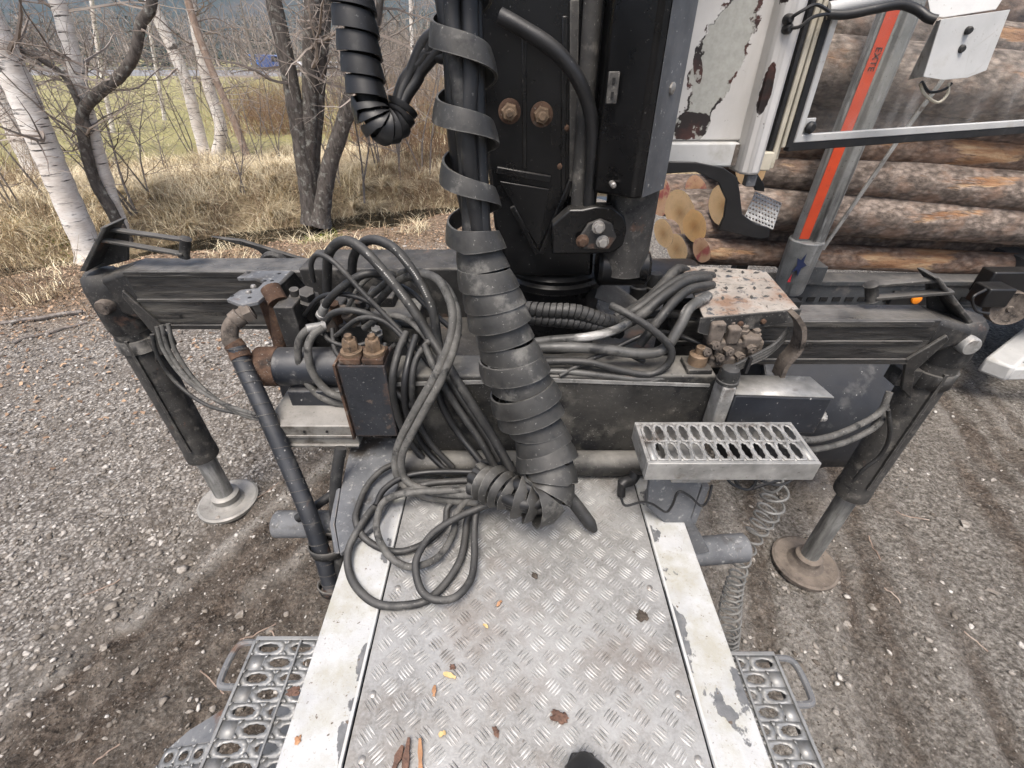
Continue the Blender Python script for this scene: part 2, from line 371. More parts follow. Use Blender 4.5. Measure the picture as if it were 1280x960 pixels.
def mat_rail():
    m, nt, N, L, bs = NT('chipped_white_rail')
    base = ramp(nt, tex(nt, 'noise', 7, 8), [(.3, (.33, .33, .325)), (.7, (.5, .505, .505))])
    yel = ramp(nt, tex(nt, 'noise', 6, 9, rough=.7), [(.46, 0.0), (.62, 1.0)])
    c = mix(nt, math_(nt, 'MULTIPLY', yel, .75), base, (.31, .295, .235))
    sp_ = ramp(nt, tex(nt, 'noise', 170, 4), [(.6, 0.0), (.68, 1.0)])
    c = mix(nt, math_(nt, 'MULTIPLY', sp_, .7), c, (.27, .25, .2))
    chip = ramp(nt, tex(nt, 'noise', 6.5, 6, (1, .7, 1), rough=.58), [(.575, 0.0), (.585, 1.0)])
    c = mix(nt, chip, c, ramp(nt, tex(nt, 'noise', 30, 5), [(.3, (.075, .078, .083)), (.7, (.17, .17, .17))]))
    spk = ramp(nt, tex(nt, 'noise', 60, 3), [(.68, 0.0), (.72, 1.0)])
    c = mix(nt, spk, c, (.1, .07, .05))
    L.new(c, bs.inputs['Base Color']); bs.inputs['Roughness'].default_value = .6
    pv = bump(nt, bs, math_(nt, 'SUBTRACT', 1.0, chip), .7, .002)
    bump(nt, bs, tex(nt, 'noise', 160, 5), .35, .002, pv)
    return m
def mat_deck():
    m, nt, N, L, bs = NT('dusty_aluminium_deck')
    c = ramp(nt, tex(nt, 'noise', 5, 9, rough=.7), [(.3, (.14, .134, .124)), (.5, (.27, .264, .252)), (.7, (.4, .396, .386))])
    fine = ramp(nt, tex(nt, 'noise', 140, 5), [(.35, 0.0), (.7, 1.0)])
    c = mix(nt, math_(nt, 'MULTIPLY', fine, .5), c, (.44, .435, .42))
    mud = ramp(nt, tex(nt, 'noise', 3.3, 9, rough=.75), [(.52, 0.0), (.7, 1.0)])
    c = mix(nt, math_(nt, 'MULTIPLY', mud, .7), c, (.14, .112, .092))
    spk = ramp(nt, tex(nt, 'noise', 75, 4), [(.66, 0.0), (.72, 1.0)])
    c = mix(nt, math_(nt, 'MULTIPLY', spk, .8), c, (.12, .1, .085))
    L.new(c, bs.inputs['Base Color'])
    L.new(ramp(nt, mud, [(0, .42), (1, .8)]), bs.inputs['Roughness']); bs.inputs['Metallic'].default_value = .35
    bump(nt, bs, tex(nt, 'noise', 220, 4), .35, .0012)
    return m
def mat_bar():
    m, nt, N, L, bs = NT('worn_tread_bars')
    c = ramp(nt, tex(nt, 'noise', 9, 8, rough=.7), [(.35, (.2, .193, .18)), (.65, (.52, .515, .5))])
    mud = ramp(nt, tex(nt, 'noise', 3.3, 9, rough=.75), [(.52, 0.0), (.7, 1.0)])
    c = mix(nt, math_(nt, 'MULTIPLY', mud, .65), c, (.17, .135, .11))
    L.new(c, bs.inputs['Base Color']); bs.inputs['Metallic'].default_value = .3; bs.inputs['Roughness'].default_value = .5
    return m
def mat_birch():
    m, nt, N, L, bs = NT('birch_bark')
    c = ramp(nt, tex(nt, 'noise', 5, 6, (1, 1, 2)), [(.3, (.58, .52, .46)), (.65, (.8, .77, .73))])
    n = tex(nt, 'noise', 7, 5, (.55, .55, 5))
    c = mix(nt, ramp(nt, n, [(.6, 0.0), (.645, 1.0)]), c, (.03, .028, .026))
    n2 = tex(nt, 'noise', 3, 5, (.7, .7, 1.4))
    c = mix(nt, ramp(nt, n2, [(.63, 0.0), (.68, 1.0)]), c, (.05, .045, .04))
    n3 = tex(nt, 'noise', 26, 3, (.5, .5, 6))
    c = mix(nt, math_(nt, 'MULTIPLY', ramp(nt, n3, [(.55, 0.0), (.65, 1.0)]), .6), c, (.3, .26, .23))
    L.new(c, bs.inputs['Base Color']); bs.inputs['Roughness'].default_value = .75
    bump(nt, bs, n, .5, .01); return m
def mat_bark(name, a, b, lich, sc=18, st=(1, 1, .3)):
    m, nt, N, L, bs = NT(name)
    n = tex(nt, 'noise', sc, 8, st, rough=.7)
    c = ramp(nt, n, [(.3, a), (.7, b)])
    c = mix(nt, ramp(nt, tex(nt, 'noise', sc*.5, 6), [(.55, 0.0), (.7, 1.0)]), c, lich)
    L.new(c, bs.inputs['Base Color']); bs.inputs['Roughness'].default_value = .9; bs.inputs['Specular IOR Level'].default_value = .2
    bump(nt, bs, n, .8, .02); return m
def mat_logbark(name, a, b, torn):
    m, nt, N, L, bs = NT(name)
    oi = N.new('ShaderNodeObjectInfo')
    n = tex(nt, 'noise', 26, 9, (.55, 1, 1), rough=.7)
    c = ramp(nt, n, [(.28, (a[0]*.35, a[1]*.35, a[2]*.35)), (.42, a), (.62, b), (.75, (b[0]*1.25, b[1]*1.25, b[2]*1.25))])
    vt = tex(nt, 'voronoi', 38, stretch=(.6, 1, 1))
    c = mix(nt, math_(nt, 'MULTIPLY', ramp(nt, vt.outputs['Distance'], [(.3, 0.0), (.75, 1.0)]), .55), c, (.05, .04, .035))
    pk = ramp(nt, tex(nt, 'noise', 9, 8, (.7, 1, 1)), [(.52, 0.0), (.66, 1.0)])
    c = mix(nt, math_(nt, 'MULTIPLY', pk, .55), c, (.3, .19, .135))
    tn = tex(nt, 'noise', 3.1, 9, (.35, 1.6, 1.6), rough=.55)
    tk = math_(nt, 'MULTIPLY', ramp(nt, tn, [(torn, 0.0), (torn+.03, 1.0)]), ramp(nt, tex(nt, 'noise', 14, 6, (.3, 1, 1)), [(.36, .15), (.5, 1.0)]))
    wood = ramp(nt, tex(nt, 'noise', 22, 6, (.12, 1, 1)), [(.3, (.16, .075, .04)), (.5, (.33, .19, .105)), (.72, (.56, .42, .26))])
    c = mix(nt, tk, c, wood)
    L.new(c, bs.inputs['Base Color']); bs.inputs['Roughness'].default_value = .85; bs.inputs['Specular IOR Level'].default_value = .25
    pv = bump(nt, bs, math_(nt, 'SUBTRACT', n, math_(nt, 'MULTIPLY', tk, .5)), .9, .012)
    bump(nt, bs, vt.outputs['Distance'], .4, .006, pv)
    return m
def mat_logend(name, tint, redness):
    m, nt, N, L, bs = NT(name)
    tc = N.new('ShaderNodeTexCoord'); sx = N.new('ShaderNodeSeparateXYZ'); L.new(tc.outputs['Object'], sx.inputs[0])
    rr = math_(nt, 'SQRT', math_(nt, 'ADD', math_(nt, 'MULTIPLY', sx.outputs[1], sx.outputs[1]), math_(nt, 'MULTIPLY', sx.outputs[2], sx.outputs[2])))
    wob = math_(nt, 'MULTIPLY', tex(nt, 'noise', 9, 4), .02)
    s = math_(nt, 'SINE', math_(nt, 'MULTIPLY', math_(nt, 'ADD', rr, wob), 900))
    rk = ramp(nt, math_(nt, 'ADD', rr, math_(nt, 'MULTIPLY', tex(nt, 'noise', 18, 5), .06)), [(.04, (tint[0]*.62, tint[1]*.5, tint[2]*.4)), (.085, tint), (.13, (tint[0]*1.15, tint[1]*1.2, tint[2]*1.3))])
    c = ramp(nt, s, [(.2, (tint[0]*.6, tint[1]*.52, tint[2]*.42)), (.8, tint)])
    c = mix(nt, ramp(nt, tex(nt, 'noise', 14, 6), [(.45, 0.0), (.66, .75)]), c, (.26, .15, .07))
    c = mix(nt, .6, c, rk); c = mix(nt, ramp(nt, tex(nt, 'noise', 70, 5), [(.58, 0.0), (.74, .5)]), c, (.25, .14, .07))
    if redness: c = mix(nt, ramp(nt, tex(nt, 'noise', 12, 4), [(.5, 0.0), (.62, redness)]), c, (.42, .07, .08))
    L.new(c, bs.inputs['Base Color']); bs.inputs['Roughness'].default_value = .85
    bump(nt, bs, tex(nt, 'noise', 60, 4), .3, .003); return m
def mat_vary(name, a, b, rough=.85, scale=3, trans=0):
    m, nt, N, L, bs = NT(name)
    g = N.new('ShaderNodeNewGeometry')
    c = ramp(nt, g.outputs['Random Per Island'], [(0, a), (1, b)])
    L.new(c, bs.inputs['Base Color']); bs.inputs['Roughness'].default_value = rough; bs.inputs['Specular IOR Level'].default_value = .25
    return m
def mat_multi(name, stops, rough=.85):
    m, nt, N, L, bs = NT(name)
    g = N.new('ShaderNodeNewGeometry')
    c = ramp(nt, g.outputs['Random Per Island'], stops)
    c = mix(nt, math_(nt, 'MULTIPLY', ramp(nt, tex(nt, 'noise', 90, 4, coord='World'), [(.4, 0.0), (.65, 1.0)]), .5), c, (.1, .085, .07))
    L.new(c, bs.inputs['Base Color']); bs.inputs['Roughness'].default_value = rough; bs.inputs['Specular IOR Level'].default_value = .25
    return m
def mat_glass():
    m, nt, N, L, bs = NT('dusty_window_glass')
    out = N['Material Output']; N.remove(bs)
    tr = N.new('ShaderNodeBsdfTransparent'); tr.inputs[0].default_value = (.9, .92, .91, 1)
    gl = N.new('ShaderNodeBsdfGlossy'); gl.inputs['Roughness'].default_value = .03
    fr = N.new('ShaderNodeFresnel'); fr.inputs[0].default_value = 1.45
    mx = N.new('ShaderNodeMixShader'); L.new(fr.outputs[0], mx.inputs[0]); L.new(tr.outputs[0], mx.inputs[1]); L.new(gl.outputs[0], mx.inputs[2])
    df = N.new('ShaderNodeBsdfDiffuse'); df.inputs[0].default_value = (.62, .6, .58, 1)
    d1 = ramp(nt, tex(nt, 'noise', 5, 7, (1.6, 1, .5), rot=(0, .5, 0)), [(.42, .01), (.62, .08), (.76, .3)])
    d2 = ramp(nt, tex(nt, 'noise', 120, 3), [(.66, 0.0), (.72, .25)])
    k = math_(nt, 'ADD', d1, d2)
    m2 = N.new('ShaderNodeMixShader'); L.new(k, m2.inputs[0]); L.new(mx.outputs[0], m2.inputs[1]); L.new(df.outputs[0], m2.inputs[2])
    L.new(m2.outputs[0], out.inputs[0]); return m
def mat_ground():
    m, nt, N, L, bs = NT('ground_gravel_mud_litter')
    def att(n):
        a = N.new('ShaderNodeAttribute'); a.attribute_name = n; return a.outputs['Fac']
    vt = tex(nt, 'voronoi', 55, coord='World'); vs = tex(nt, 'voronoi', 24, coord='World')
    grain = tex(nt, 'noise', 45, 10, coord='World', rough=.75)
    grav = ramp(nt, vt.outputs['Color'], [(.1, (.13, .115, .1)), (.4, (.28, .255, .228)), (.75, (.43, .4, .365)), (.95, (.6, .57, .53))])
    grav = mix(nt, ramp(nt, vt.outputs['Distance'], [(.35, 0.0), (.8, .8)]), grav, (.07, .06, .052))
    grav = mix(nt, ramp(nt, tex(nt, 'noise', 2.2, 8, coord='World', rough=.7), [(.46, 0.0), (.66, .65)]), grav, (.13, .11, .092))
    fine = ramp(nt, grain, [(.36, (.056, .049, .042)), (.5, (.185, .168, .147)), (.64, (.39, .365, .33))])
    fine = mix(nt, ramp(nt, vs.outputs['Distance'], [(.05, .5), (.22, 0.0)]), fine, (.3, .285, .265))
    c = mix(nt, att('stony'), fine, grav)
    mud = ramp(nt, tex(nt, 'noise', 16, 10, coord='World', rough=.72), [(.34, (.032, .024, .018)), (.52, (.11, .086, .068)), (.68, (.26, .215, .175))])
    mud = mix(nt, ramp(nt, vt.outputs['Distance'], [(.02, .6), (.15, 0.0)]), mud, (.22, .2, .18))
    mud = mix(nt, ramp(nt, tex(nt, 'noise', 70, 6, coord='World', rough=.7), [(.40, .8), (.5, 0.0)]), mud, (.018, .014, .011))
    mud = mix(nt, ramp(nt, tex(nt, 'noise', 60, 6, coord='World', rough=.7), [(.54, 0.0), (.66, .7)]), mud, (.27, .24, .21))
    c = mix(nt, att('mud'), c, mud)
    dry = ramp(nt, grain, [(.35, (.2, .182, .16)), (.65, (.44, .415, .38))])
    c = mix(nt, att('ridge'), c, dry)
    lit = ramp(nt, tex(nt, 'noise', 30, 9, coord='World', rough=.75), [(.34, (.06, .042, .03)), (.5, (.2, .145, .1)), (.68, (.42, .33, .24))])
    c = mix(nt, att('litter'), c, lit)
    dg = ramp(nt, tex(nt, 'noise', 14, 9, coord='World', rough=.75), [(.34, (.1, .072, .042)), (.52, (.3, .235, .14)), (.7, (.52, .43, .28))])
    c = mix(nt, att('drygrass'), c, dg)
    gr = ramp(nt, tex(nt, 'noise', 1.1, 9, coord='World', rough=.75), [(.35, (.32, .285, .12)), (.55, (.31, .28, .14)), (.7, (.48, .41, .24))])
    gr = mix(nt, ramp(nt, tex(nt, 'noise', 9, 6, coord='World'), [(.45, 0.0), (.65, .4)]), gr, (.16, .17, .065))
    c = mix(nt, att('field'), c, gr)
    L.new(c, bs.inputs['Base Color']); bs.inputs['Roughness'].default_value = .92; bs.inputs['Specular IOR Level'].default_value = .2
    pv = bump(nt, bs, grain, .9, .03); pv = bump(nt, bs, vt.outputs['Distance'], .6, .01, pv)
    return m
mt['peel'] = mat_peel(); mt['peel_post'] = mat_peel(False); mt['rail'] = mat_rail(); mt['deck'] = mat_deck(); mt['bar'] = mat_bar(); mt['birch'] = mat_birch()
mt['bark_dark'] = mat_bark('dark_tree_bark', (.035, .03, .026), (.17, .15, .135), (.3, .3, .27), 26)
mt['bark_pink'] = mat_bark('pale_pinkish_bark', (.2, .14, .11), (.42, .33, .27), (.5, .44, .38))
mt['bark_grey'] = mat_bark('grey_sapling_bark', (.11, .095, .085), (.26, .23, .21), (.34, .32, .29), 30)
mt['twig'] = mat_vary('grey_twig', (.13, .105, .09), (.44, .38, .33))
mt['twig_red'] = mat_vary('reddish_brush_stems', (.16, .095, .06), (.42, .29, .18))
mt['glass'] = mat_glass(); mt['ground'] = mat_ground()
mt['straw'] = mat_vary('dry_straw_blades', (.46, .37, .23), (.88, .78, .56))
mt['straw_dark'] = mat_vary('old_brown_blades', (.2, .14, .085), (.48, .37, .24))
mt['green_blade'] = mat_vary('green_moss_blades', (.08, .11, .015), (.25, .27, .04))
mt['leaf'] = mat_vary('dead_leaves', (.14, .085, .055), (.44, .31, .21))
mt['stone'] = mat_multi('gravel_stones', [(0, (.11, .094, .078)), (.4, (.235, .21, .182)), (.75, (.37, .34, .306)), (.93, (.5, .47, .435)), (1, (.64, .615, .58))])
mt['grit'] = mat_multi('yard_grit', [(0, (.05, .042, .035)), (.5, (.12, .105, .09)), (.9, (.22, .2, .18)), (1, (.36, .34, .315))])
mt['chip'] = mat_vary('wood_fibre', (.4, .24, .1), (.66, .48, .26))
mt['chip_y'] = M('fresh_wood_chip', (.42, .28, .11), (.6, .44, .22), 60, (.6, .8))
mt['chip_o'] = M('orange_wood_chip', (.25, .12, .06), (.45, .25, .13), 60, (.6, .8))
mt['bark_bit'] = M('brown_bark_bit', (.06, .035, .026), (.18, .1, .07), 70, (.8, .95), bumps=((90, .8, .004),))
mt['clod'] = M('dark_soil_clod', (.03, .024, .018), (.09, .07, .055), 70, (.85, .95), bumps=((90, .8, .004),))
LB = [mat_logbark('spruce_bark_grey', (.15, .12, .1), (.36, .295, .25), .645), mat_logbark('spruce_bark_brown', (.14, .108, .09), (.33, .255, .212), .64),
      mat_logbark('torn_orange_bark', (.16, .1, .07), (.32, .24, .19), .6)]
LE = [mat_logend('cut_wood_tan', (.8, .53, .27), 0), mat_logend('cut_wood_orange', (.78, .46, .19), 0), mat_logend('cut_wood_red_mark', (.76, .46, .27), .8)]
m, nt, N_, L_, bs_ = NT('ditch_water'); bs_.inputs['Base Color'].default_value = (.012, .011, .008, 1); bs_.inputs['Roughness'].default_value = .06
bump(nt, bs_, tex(nt, 'noise', 5, 3, coord='World'), .08, .02); mt['water'] = m
mt['asphalt'] = M('road_asphalt', (.16, .16, .165), (.24, .24, .245), 2, (.8, .95), coord='World')
mt['forest'] = M('distant_forest', (.022, .034, .026), (.05, .066, .05), .02, (.9, 1), coord='World', spec=.1, bumps=((.08, 1, 6),), patches=(((.085, .075, .06), .006, .52, .62),))
# ------------------------------------------------------------------ terrain
def nz(x, y, s, seed=0):
    """cheap smooth value noise, vectorised"""
    x = x*s+seed*17.3; y = y*s+seed*9.1
    xi = np.floor(x).astype(np.int64); yi = np.floor(y).astype(np.int64); fx = x-xi; fy = y-yi
    fx = fx*fx*(3-2*fx); fy = fy*fy*(3-2*fy)
    def h(a, b):
        n = (a*374761393+b*668265263+seed*974634) & 0x7fffffff
        n = ((n ^ (n >> 13))*1274126177) & 0x7fffffff
        return (n & 0xffff)/65535.0
    return (h(xi, yi)*(1-fx)+h(xi+1, yi)*fx)*(1-fy)+(h(xi, yi+1)*(1-fx)+h(xi+1, yi+1)*fx)*fy
def fbm(x, y, s, o=4, seed=0):
    r = 0; a = .5
    for k in range(o): r = r+a*nz(x, y, s*2**k, seed+k); a *= .5
    return r/(1-.5**o)
def sstep(x, a, b):
    t = np.clip((x-a)/(b-a), 0, 1); return t*t*(3-2*t)
def ditch_d(x, y):      # signed distance from the ditch line, + beyond it
    return (y-(8.75+.52*np.minimum(x, 1.2)))*.887
def zones(x, y):
    x = np.asarray(x, float); y = np.asarray(y, float)
    wob = (fbm(x, y, 1.1, 4, 3)-.5)
    d = ditch_d(x, y)+wob*1.0
    s = x-.6*(y-.66)+1.97+(fbm(x, y, 1.6, 3, 11)-.5)*.3       # tyre track coordinate on the left
    leftside = sstep(-x, .5, .9)
    ridge = np.exp(-(s/.07)**2)+.8*np.exp(-((s-.42)/.06)**2)*sstep(y, .9, 1.5)
    ridge = ridge*leftside*sstep(fbm(x, y, 6, 3, 5), .3, .6)
    mud = sstep(s, -.35, .15)*(1-sstep(s, 1.6, 2.4))*leftside*.95
    sr = x-.28*y
    mud = np.maximum(mud, (np.exp(-((sr-1.25)/.22)**2)*.4+np.exp(-((sr-.45)/.25)**2)*.6+np.exp(-((sr-2.3)/.2)**2)*.35)*sstep(x, .3, .6)*(1-sstep(y, 2.2, 3.4)))
    # wheel ruts: long streaks along the way the trucks drive
    rut_r = sstep(fbm(sr*7, y*.7+3, 1.0, 3, 81), .46, .6)*sstep(x, .5, .9)*.8
    rut_l = sstep(fbm(s*6, y*.8+9, 1.0, 3, 83), .5, .62)*leftside*sstep(s, -1.6, -.2)*.6
    mud = mud*(.45+.8*fbm(x, y, 3, 4, 21))+rut_r*(.5+.7*fbm(x, y, 5, 3, 85))*(1-sstep(y, 3.5, 5))+rut_l*.5
    ridge = ridge+sstep(fbm(sr*8, y*.6, 1.0, 3, 91), .58, .68)*sstep(x, .6, 1.0)*.5*(1-sstep(y, 3.2, 4.6))
    stony = (1-sstep(s, -.5, .2))*leftside
    litter = sstep(d, -3.3, -1.7)*(1-sstep(x, .4, 1.6))
    drygrass = sstep(d, -.5, .3)*(1-sstep(x, 3.5, 5.5))
    field = sstep(d, 4.2, 7.5)
    return dict(ridge=np.clip(ridge, 0, 1), mud=np.clip(mud, 0, 1), stony=stony, litter=np.clip(litter*1.0, 0, 1), drygrass=drygrass, field=field), s, d
def height(x, y):
    x = np.asarray(x, float); y = np.asarray(y, float)
    z, s, d = zones(x, y)
    left = 1-sstep(x, 1.5, 4)
    h = -.42*np.exp(-((d)/.62)**2)*left
    h = h+.24*np.exp(-((d-1.9)/1.3)**2)*left + (fbm(x, y, 1.4, 4, 31)-.5)*.3*sstep(d, .2, 1.2)*(1-z['field']*.6)
    h = h-2.6*sstep(y, 12, 105)
    near = 1-sstep(np.hypot(x, y), 6, 9)
    h = h+near*((fbm(x, y, 14, 4, 41)-.5)*.045+(fbm(x, y, 2.2, 3, 44)-.5)*.05)
    h = h+near*z['mud']*(fbm(x, y, 9, 5, 51)-.5)*.12+near*z['ridge']*.025
    far = sstep(y, 150, 900)
    h = h+far*(60+140*fbm(x, y, .0022, 4, 71))*sstep(y, 150, 1400)*1.6+sstep(np.abs(x), 400, 1500)*80*sstep(y, 100, 900)
    return h
def grow(a, b, n, p=1.0):
    k = np.linspace(0, 1, n)[1:]; return a+np.sign(b-a)*(np.exp(k*math.log(abs(b-a)+1))-1)
xs = np.concatenate([grow(-6.6, -2500, 60)[::-1], np.arange(-6.6, 5.4, .035), [5.4], grow(5.4, 2500, 60)])
ys = np.concatenate([grow(-.6, -300, 25)[::-1], np.arange(-.6, 6.6, .035), np.arange(6.6, 16, .12), [16], grow(16, 2600, 90)])
X, Y = np.meshgrid(xs, ys); Z = height(X, Y)
nxv, nyv = len(xs), len(ys)
ii = (np.arange(nyv-1)[:, None]*nxv+np.arange(nxv-1)[None, :]).ravel()
F = np.stack([ii, ii+1, ii+nxv+1, ii+nxv], 1)
far_face = (Y[:-1, :-1].ravel() > 190)
me = npmesh('ground', np.stack([X.ravel(), Y.ravel(), Z.ravel()], 1), F, [mt['ground'], mt['forest']], True, far_face.astype(int))
zz, _, _ = zones(X.ravel(), Y.ravel())
for k, a in zz.items():
    at = me.attributes.new(k, 'FLOAT', 'POINT'); at.data.foreach_set('value', a.astype(np.float32))
ground = bpy.data.objects.new('ground', me); COL.objects.link(ground); ground['kind'] = 'structure'
def gz(x, y): return float(height(np.array([x]), np.array([y]))[0])
def Gt(x, y):            # pixel -> terrain
    p = G(x, y, 0)
    for _ in range(30):
        p = p.lerp(G(x, y, gz(p.x, p.y)), .6)
    return p
# ditch water
mb = MB(); L0 = V((-9.5, 8.75-.52*9.5, -.22)); L1 = V((3, 8.75+.52*1.2, -.22)); Lm = V((1.2, 8.75+.52*1.2, -.22))
nrm = V((-.46, .887, 0))*.75
mb.add([L0-nrm, Lm-nrm, L1-V((0, .75, 0)), L1+V((0, .75, 0)), Lm+nrm, L0+nrm], [(0, 1, 4, 5), (1, 2, 3, 4)])
o = obj('ditch_water', mb, mt['water'], recalc=False); o['kind'] = 'structure'
# road beyond the field
mb = MB(); rp = []
for k in range(41):
    x = -260+k*13; rp.append((x, 97-.09*x))
for i, (x, y) in enumerate(rp):
    z = gz(x, y)+.55
    mb.v += [(x, y-4.2, z), (x, y+4.2, z+.05), (x, y-6, z-1.0), (x, y+6, z-1.0)]
for i in range(40):
    b = i*4; mb.f += [(b, b+4, b+5, b+1), (b+2, b+6, b+4, b), (b+1, b+5, b+7, b+3)]; mb.m += [0]*3
o = obj('road', mb, mt['asphalt'], recalc=True); o['kind'] = 'structure'
def road_at(x): return V((x, 97-.09*x, gz(x, 97-.09*x)+.57))
# ------------------------------------------------------------------ gravel, leaves, grass (uncountable)
ico = np.array([(0, 1, 1.618), (0, -1, 1.618), (0, 1, -1.618), (0, -1, -1.618), (1, 1.618, 0), (-1, 1.618, 0), (1, -1.618, 0), (-1, -1.618, 0), (1.618, 0, 1), (-1.618, 0, 1), (1.618, 0, -1), (-1.618, 0, -1)])/1.902
icf = np.array([(0,1,8),(0,8,4),(0,4,5),(0,5,9),(0,9,1),(1,6,8),(8,6,10),(8,10,4),(4,10,2),(4,2,5),(5,2,11),(5,11,9),(9,11,7),(9,7,1),(1,7,6),(3,10,6),(3,2,10),(3,11,2),(3,7,11),(3,6,7)])
def scatter_pts(n, r0, r1, a0, a1, p=1.0):
    r = r0+(r1-r0)*rng.random(n)**p; a = a0+(a1-a0)*rng.random(n)
    return r*np.sin(a), r*np.cos(a)
def stones(n, size, xx, yy, flat=.65):
    n = len(xx); sc = size[:, None]*(.5+1.0*rng.random((n, 3))); sc[:, 2] *= flat
    v = ico[None]*(1+.9*(rng.random((n, 12, 1))-.5))*sc[:, None, :]
    a = rng.random(n)*6.283; c, s = np.cos(a)[:, None], np.sin(a)[:, None]
    x = v[..., 0]*c-v[..., 1]*s; y = v[..., 0]*s+v[..., 1]*c
    zb = height(xx, yy)
    P = np.stack([x+xx[:, None], y+yy[:, None], v[..., 2]+(zb+size*.12)[:, None]], -1).reshape(-1, 3)
    f = (icf[None]+np.arange(n)[:, None, None]*12).reshape(-1, 3)
    return P, f
px_, py_ = scatter_pts(95000, .5, 7.5, R(-88), R(75), .95)
zz, s_, d_ = zones(px_, py_)
prob = .22+.75*zz['stony']+.35*zz['ridge']-.1*zz['mud']; prob *= (1-sstep(d_, -2.6, -.8)*(px_ < 2))
prob = np.where(px_ > 0, prob*.5, prob)
keep = (rng.random(len(px_)) < prob*1.0) & ~((np.abs(px_) < .42) & (py_ < 1.0))
px_, py_ = px_[keep], py_[keep]
size = .004+.009*rng.random(len(px_))**3+.011*(rng.random(len(px_)) < .05)*rng.random(len(px_))
P, f = stones(len(px_), size, px_, py_)
o = bpy.data.objects.new('gravel', npmesh('gravel', P, f, [mt['stone']])); COL.objects.link(o)
tag(o, 'loose grey gravel and small stones spread over the yard', 'gravel', kind='stuff')
# finer grit between the stones
px_, py_ = scatter_pts(70000, .45, 4.6, R(-88), R(75), .9)
keep = ~((np.abs(px_) < .42) & (py_ < 1.0)); px_, py_ = px_[keep], py_[keep]; n = len(px_)
oc = np.array([(1, 0, 0), (0, 1, 0), (-1, 0, 0), (0, -1, 0), (0, 0, 1)]); of = np.array([(0, 1, 4), (1, 2, 4), (2, 3, 4), (3, 0, 4)])
sz = .0018+.0035*rng.random(n)**2; v = oc[None]*(1+.9*(rng.random((n, 5, 1))-.5))*sz[:, None, None]*(.6+.8*rng.random((n, 1, 3)))
a = rng.random(n)*6.283; c, s = np.cos(a)[:, None], np.sin(a)[:, None]
P = np.stack([v[..., 0]*c-v[..., 1]*s+px_[:, None], v[..., 0]*s+v[..., 1]*c+py_[:, None], v[..., 2]+height(px_, py_)[:, None]], -1).reshape(-1, 3)
o = bpy.data.objects.new('grit', npmesh('grit', P, (of[None]+np.arange(n)[:, None, None]*5).reshape(-1, 3), [mt['grit']])); COL.objects.link(o)
tag(o, 'fine grit scattered between the stones of the yard', 'grit', kind='stuff')
# dead leaves
px_, py_ = scatter_pts(34000, 2.6, 11, R(-75), R(5), .8)
zz, s_, d_ = zones(px_, py_); keep = rng.random(len(px_)) < (zz['litter']*1.0*(1-sstep(d_, 1.0, 3.5))+.3*sstep(d_, -5.2, -3)*(px_ < .3)+.004*(px_ < -1.2))
px_, py_ = px_[keep], py_[keep]; n = len(px_)
q = np.array([(-1, -.6, 0), (0, -.75, .25), (1, 0, 0), (0, .75, .25)])
sz = .006+.015*rng.random(n); a = rng.random(n)*6.283; tl = (rng.random((n, 2))-.5)*1.2
v = q[None]*sz[:, None, None]; c, s = np.cos(a)[:, None], np.sin(a)[:, None]
x = v[..., 0]*c-v[..., 1]*s; y = v[..., 0]*s+v[..., 1]*c; z = v[..., 2]+x*tl[:, :1]+y*tl[:, 1:]
P = np.stack([x+px_[:, None], y+py_[:, None], z+height(px_, py_)[:, None]+.012], -1).reshape(-1, 3)
o = bpy.data.objects.new('leaf_litter', npmesh('leaf_litter', P, np.arange(n*4).reshape(-1, 4), [mt['leaf']])); COL.objects.link(o)
tag(o, 'brown dead leaves strewn at the edge of the gravel and ditch', 'leaves', kind='stuff')
def blades(name, xx, yy, ln, wd_, lean, mats, label, droop=1.0, heading=None, midx=None, cat='grass'):
    n = len(xx); a = rng.random(n)*6.283 if heading is None else heading
    dx, dy = np.cos(a), np.sin(a); zb = height(xx, yy)
    T = np.array([0, .35, .7, 1.0]); P = np.zeros((n, 8, 3))
    for k, t in enumerate(T):
        hz = lean*ln*(t**1.6); up = ln*(t-droop*.55*t*t*lean)
        w = wd_*(1-t*.85)
        cx = xx+dx*hz; cy = yy+dy*hz; cz = zb+up-.01
        P[:, k*2] = np.stack([cx-dy*w, cy+dx*w, cz], 1); P[:, k*2+1] = np.stack([cx+dy*w, cy-dx*w, cz], 1)
    f = np.array([(0, 1, 3, 2), (2, 3, 5, 4), (4, 5, 7, 6)])
    Fq = (f[None]+np.arange(n)[:, None, None]*8).reshape(-1, 4)
    mi = None if midx is None else np.repeat(midx, 3)
    o = bpy.data.objects.new(name, npmesh(name, P.reshape(-1, 3), Fq, mats, False, mi)); COL.objects.link(o)
    return tag(o, label, cat, kind='stuff')
# tussocks of dry grass beyond the ditch
def tufts(n, per, r0, r1, a0, a1, dlo, dhi, spread, p=.9):
    cx, cy = scatter_pts(n, r0, r1, a0, a1, p); d = ditch_d(cx, cy)
    k = (d > dlo) & (d < dhi); cx, cy = cx[k], cy[k]
    xx = np.repeat(cx, per)+rng.normal(0, spread, len(cx)*per); yy = np.repeat(cy, per)+rng.normal(0, spread, len(cx)*per)
    tone = np.repeat(rng.random(len(cx)), per)
    return xx, yy, tone
xx, yy, tone = tufts(1500, 50, 5.2, 15, R(-66), R(8), .15, 5.2, .10)
ln = .16+.34*rng.random(len(xx)); midx = (tone > .72).astype(int)
blades('dry_grass', xx, yy, ln, .0035+.003*rng.random(len(xx)), .5+.8*rng.random(len(xx)), [mt['straw'], mt['straw_dark']], 'pale dry grass tussocks covering the bank beyond the ditch', 1.0, None, midx)
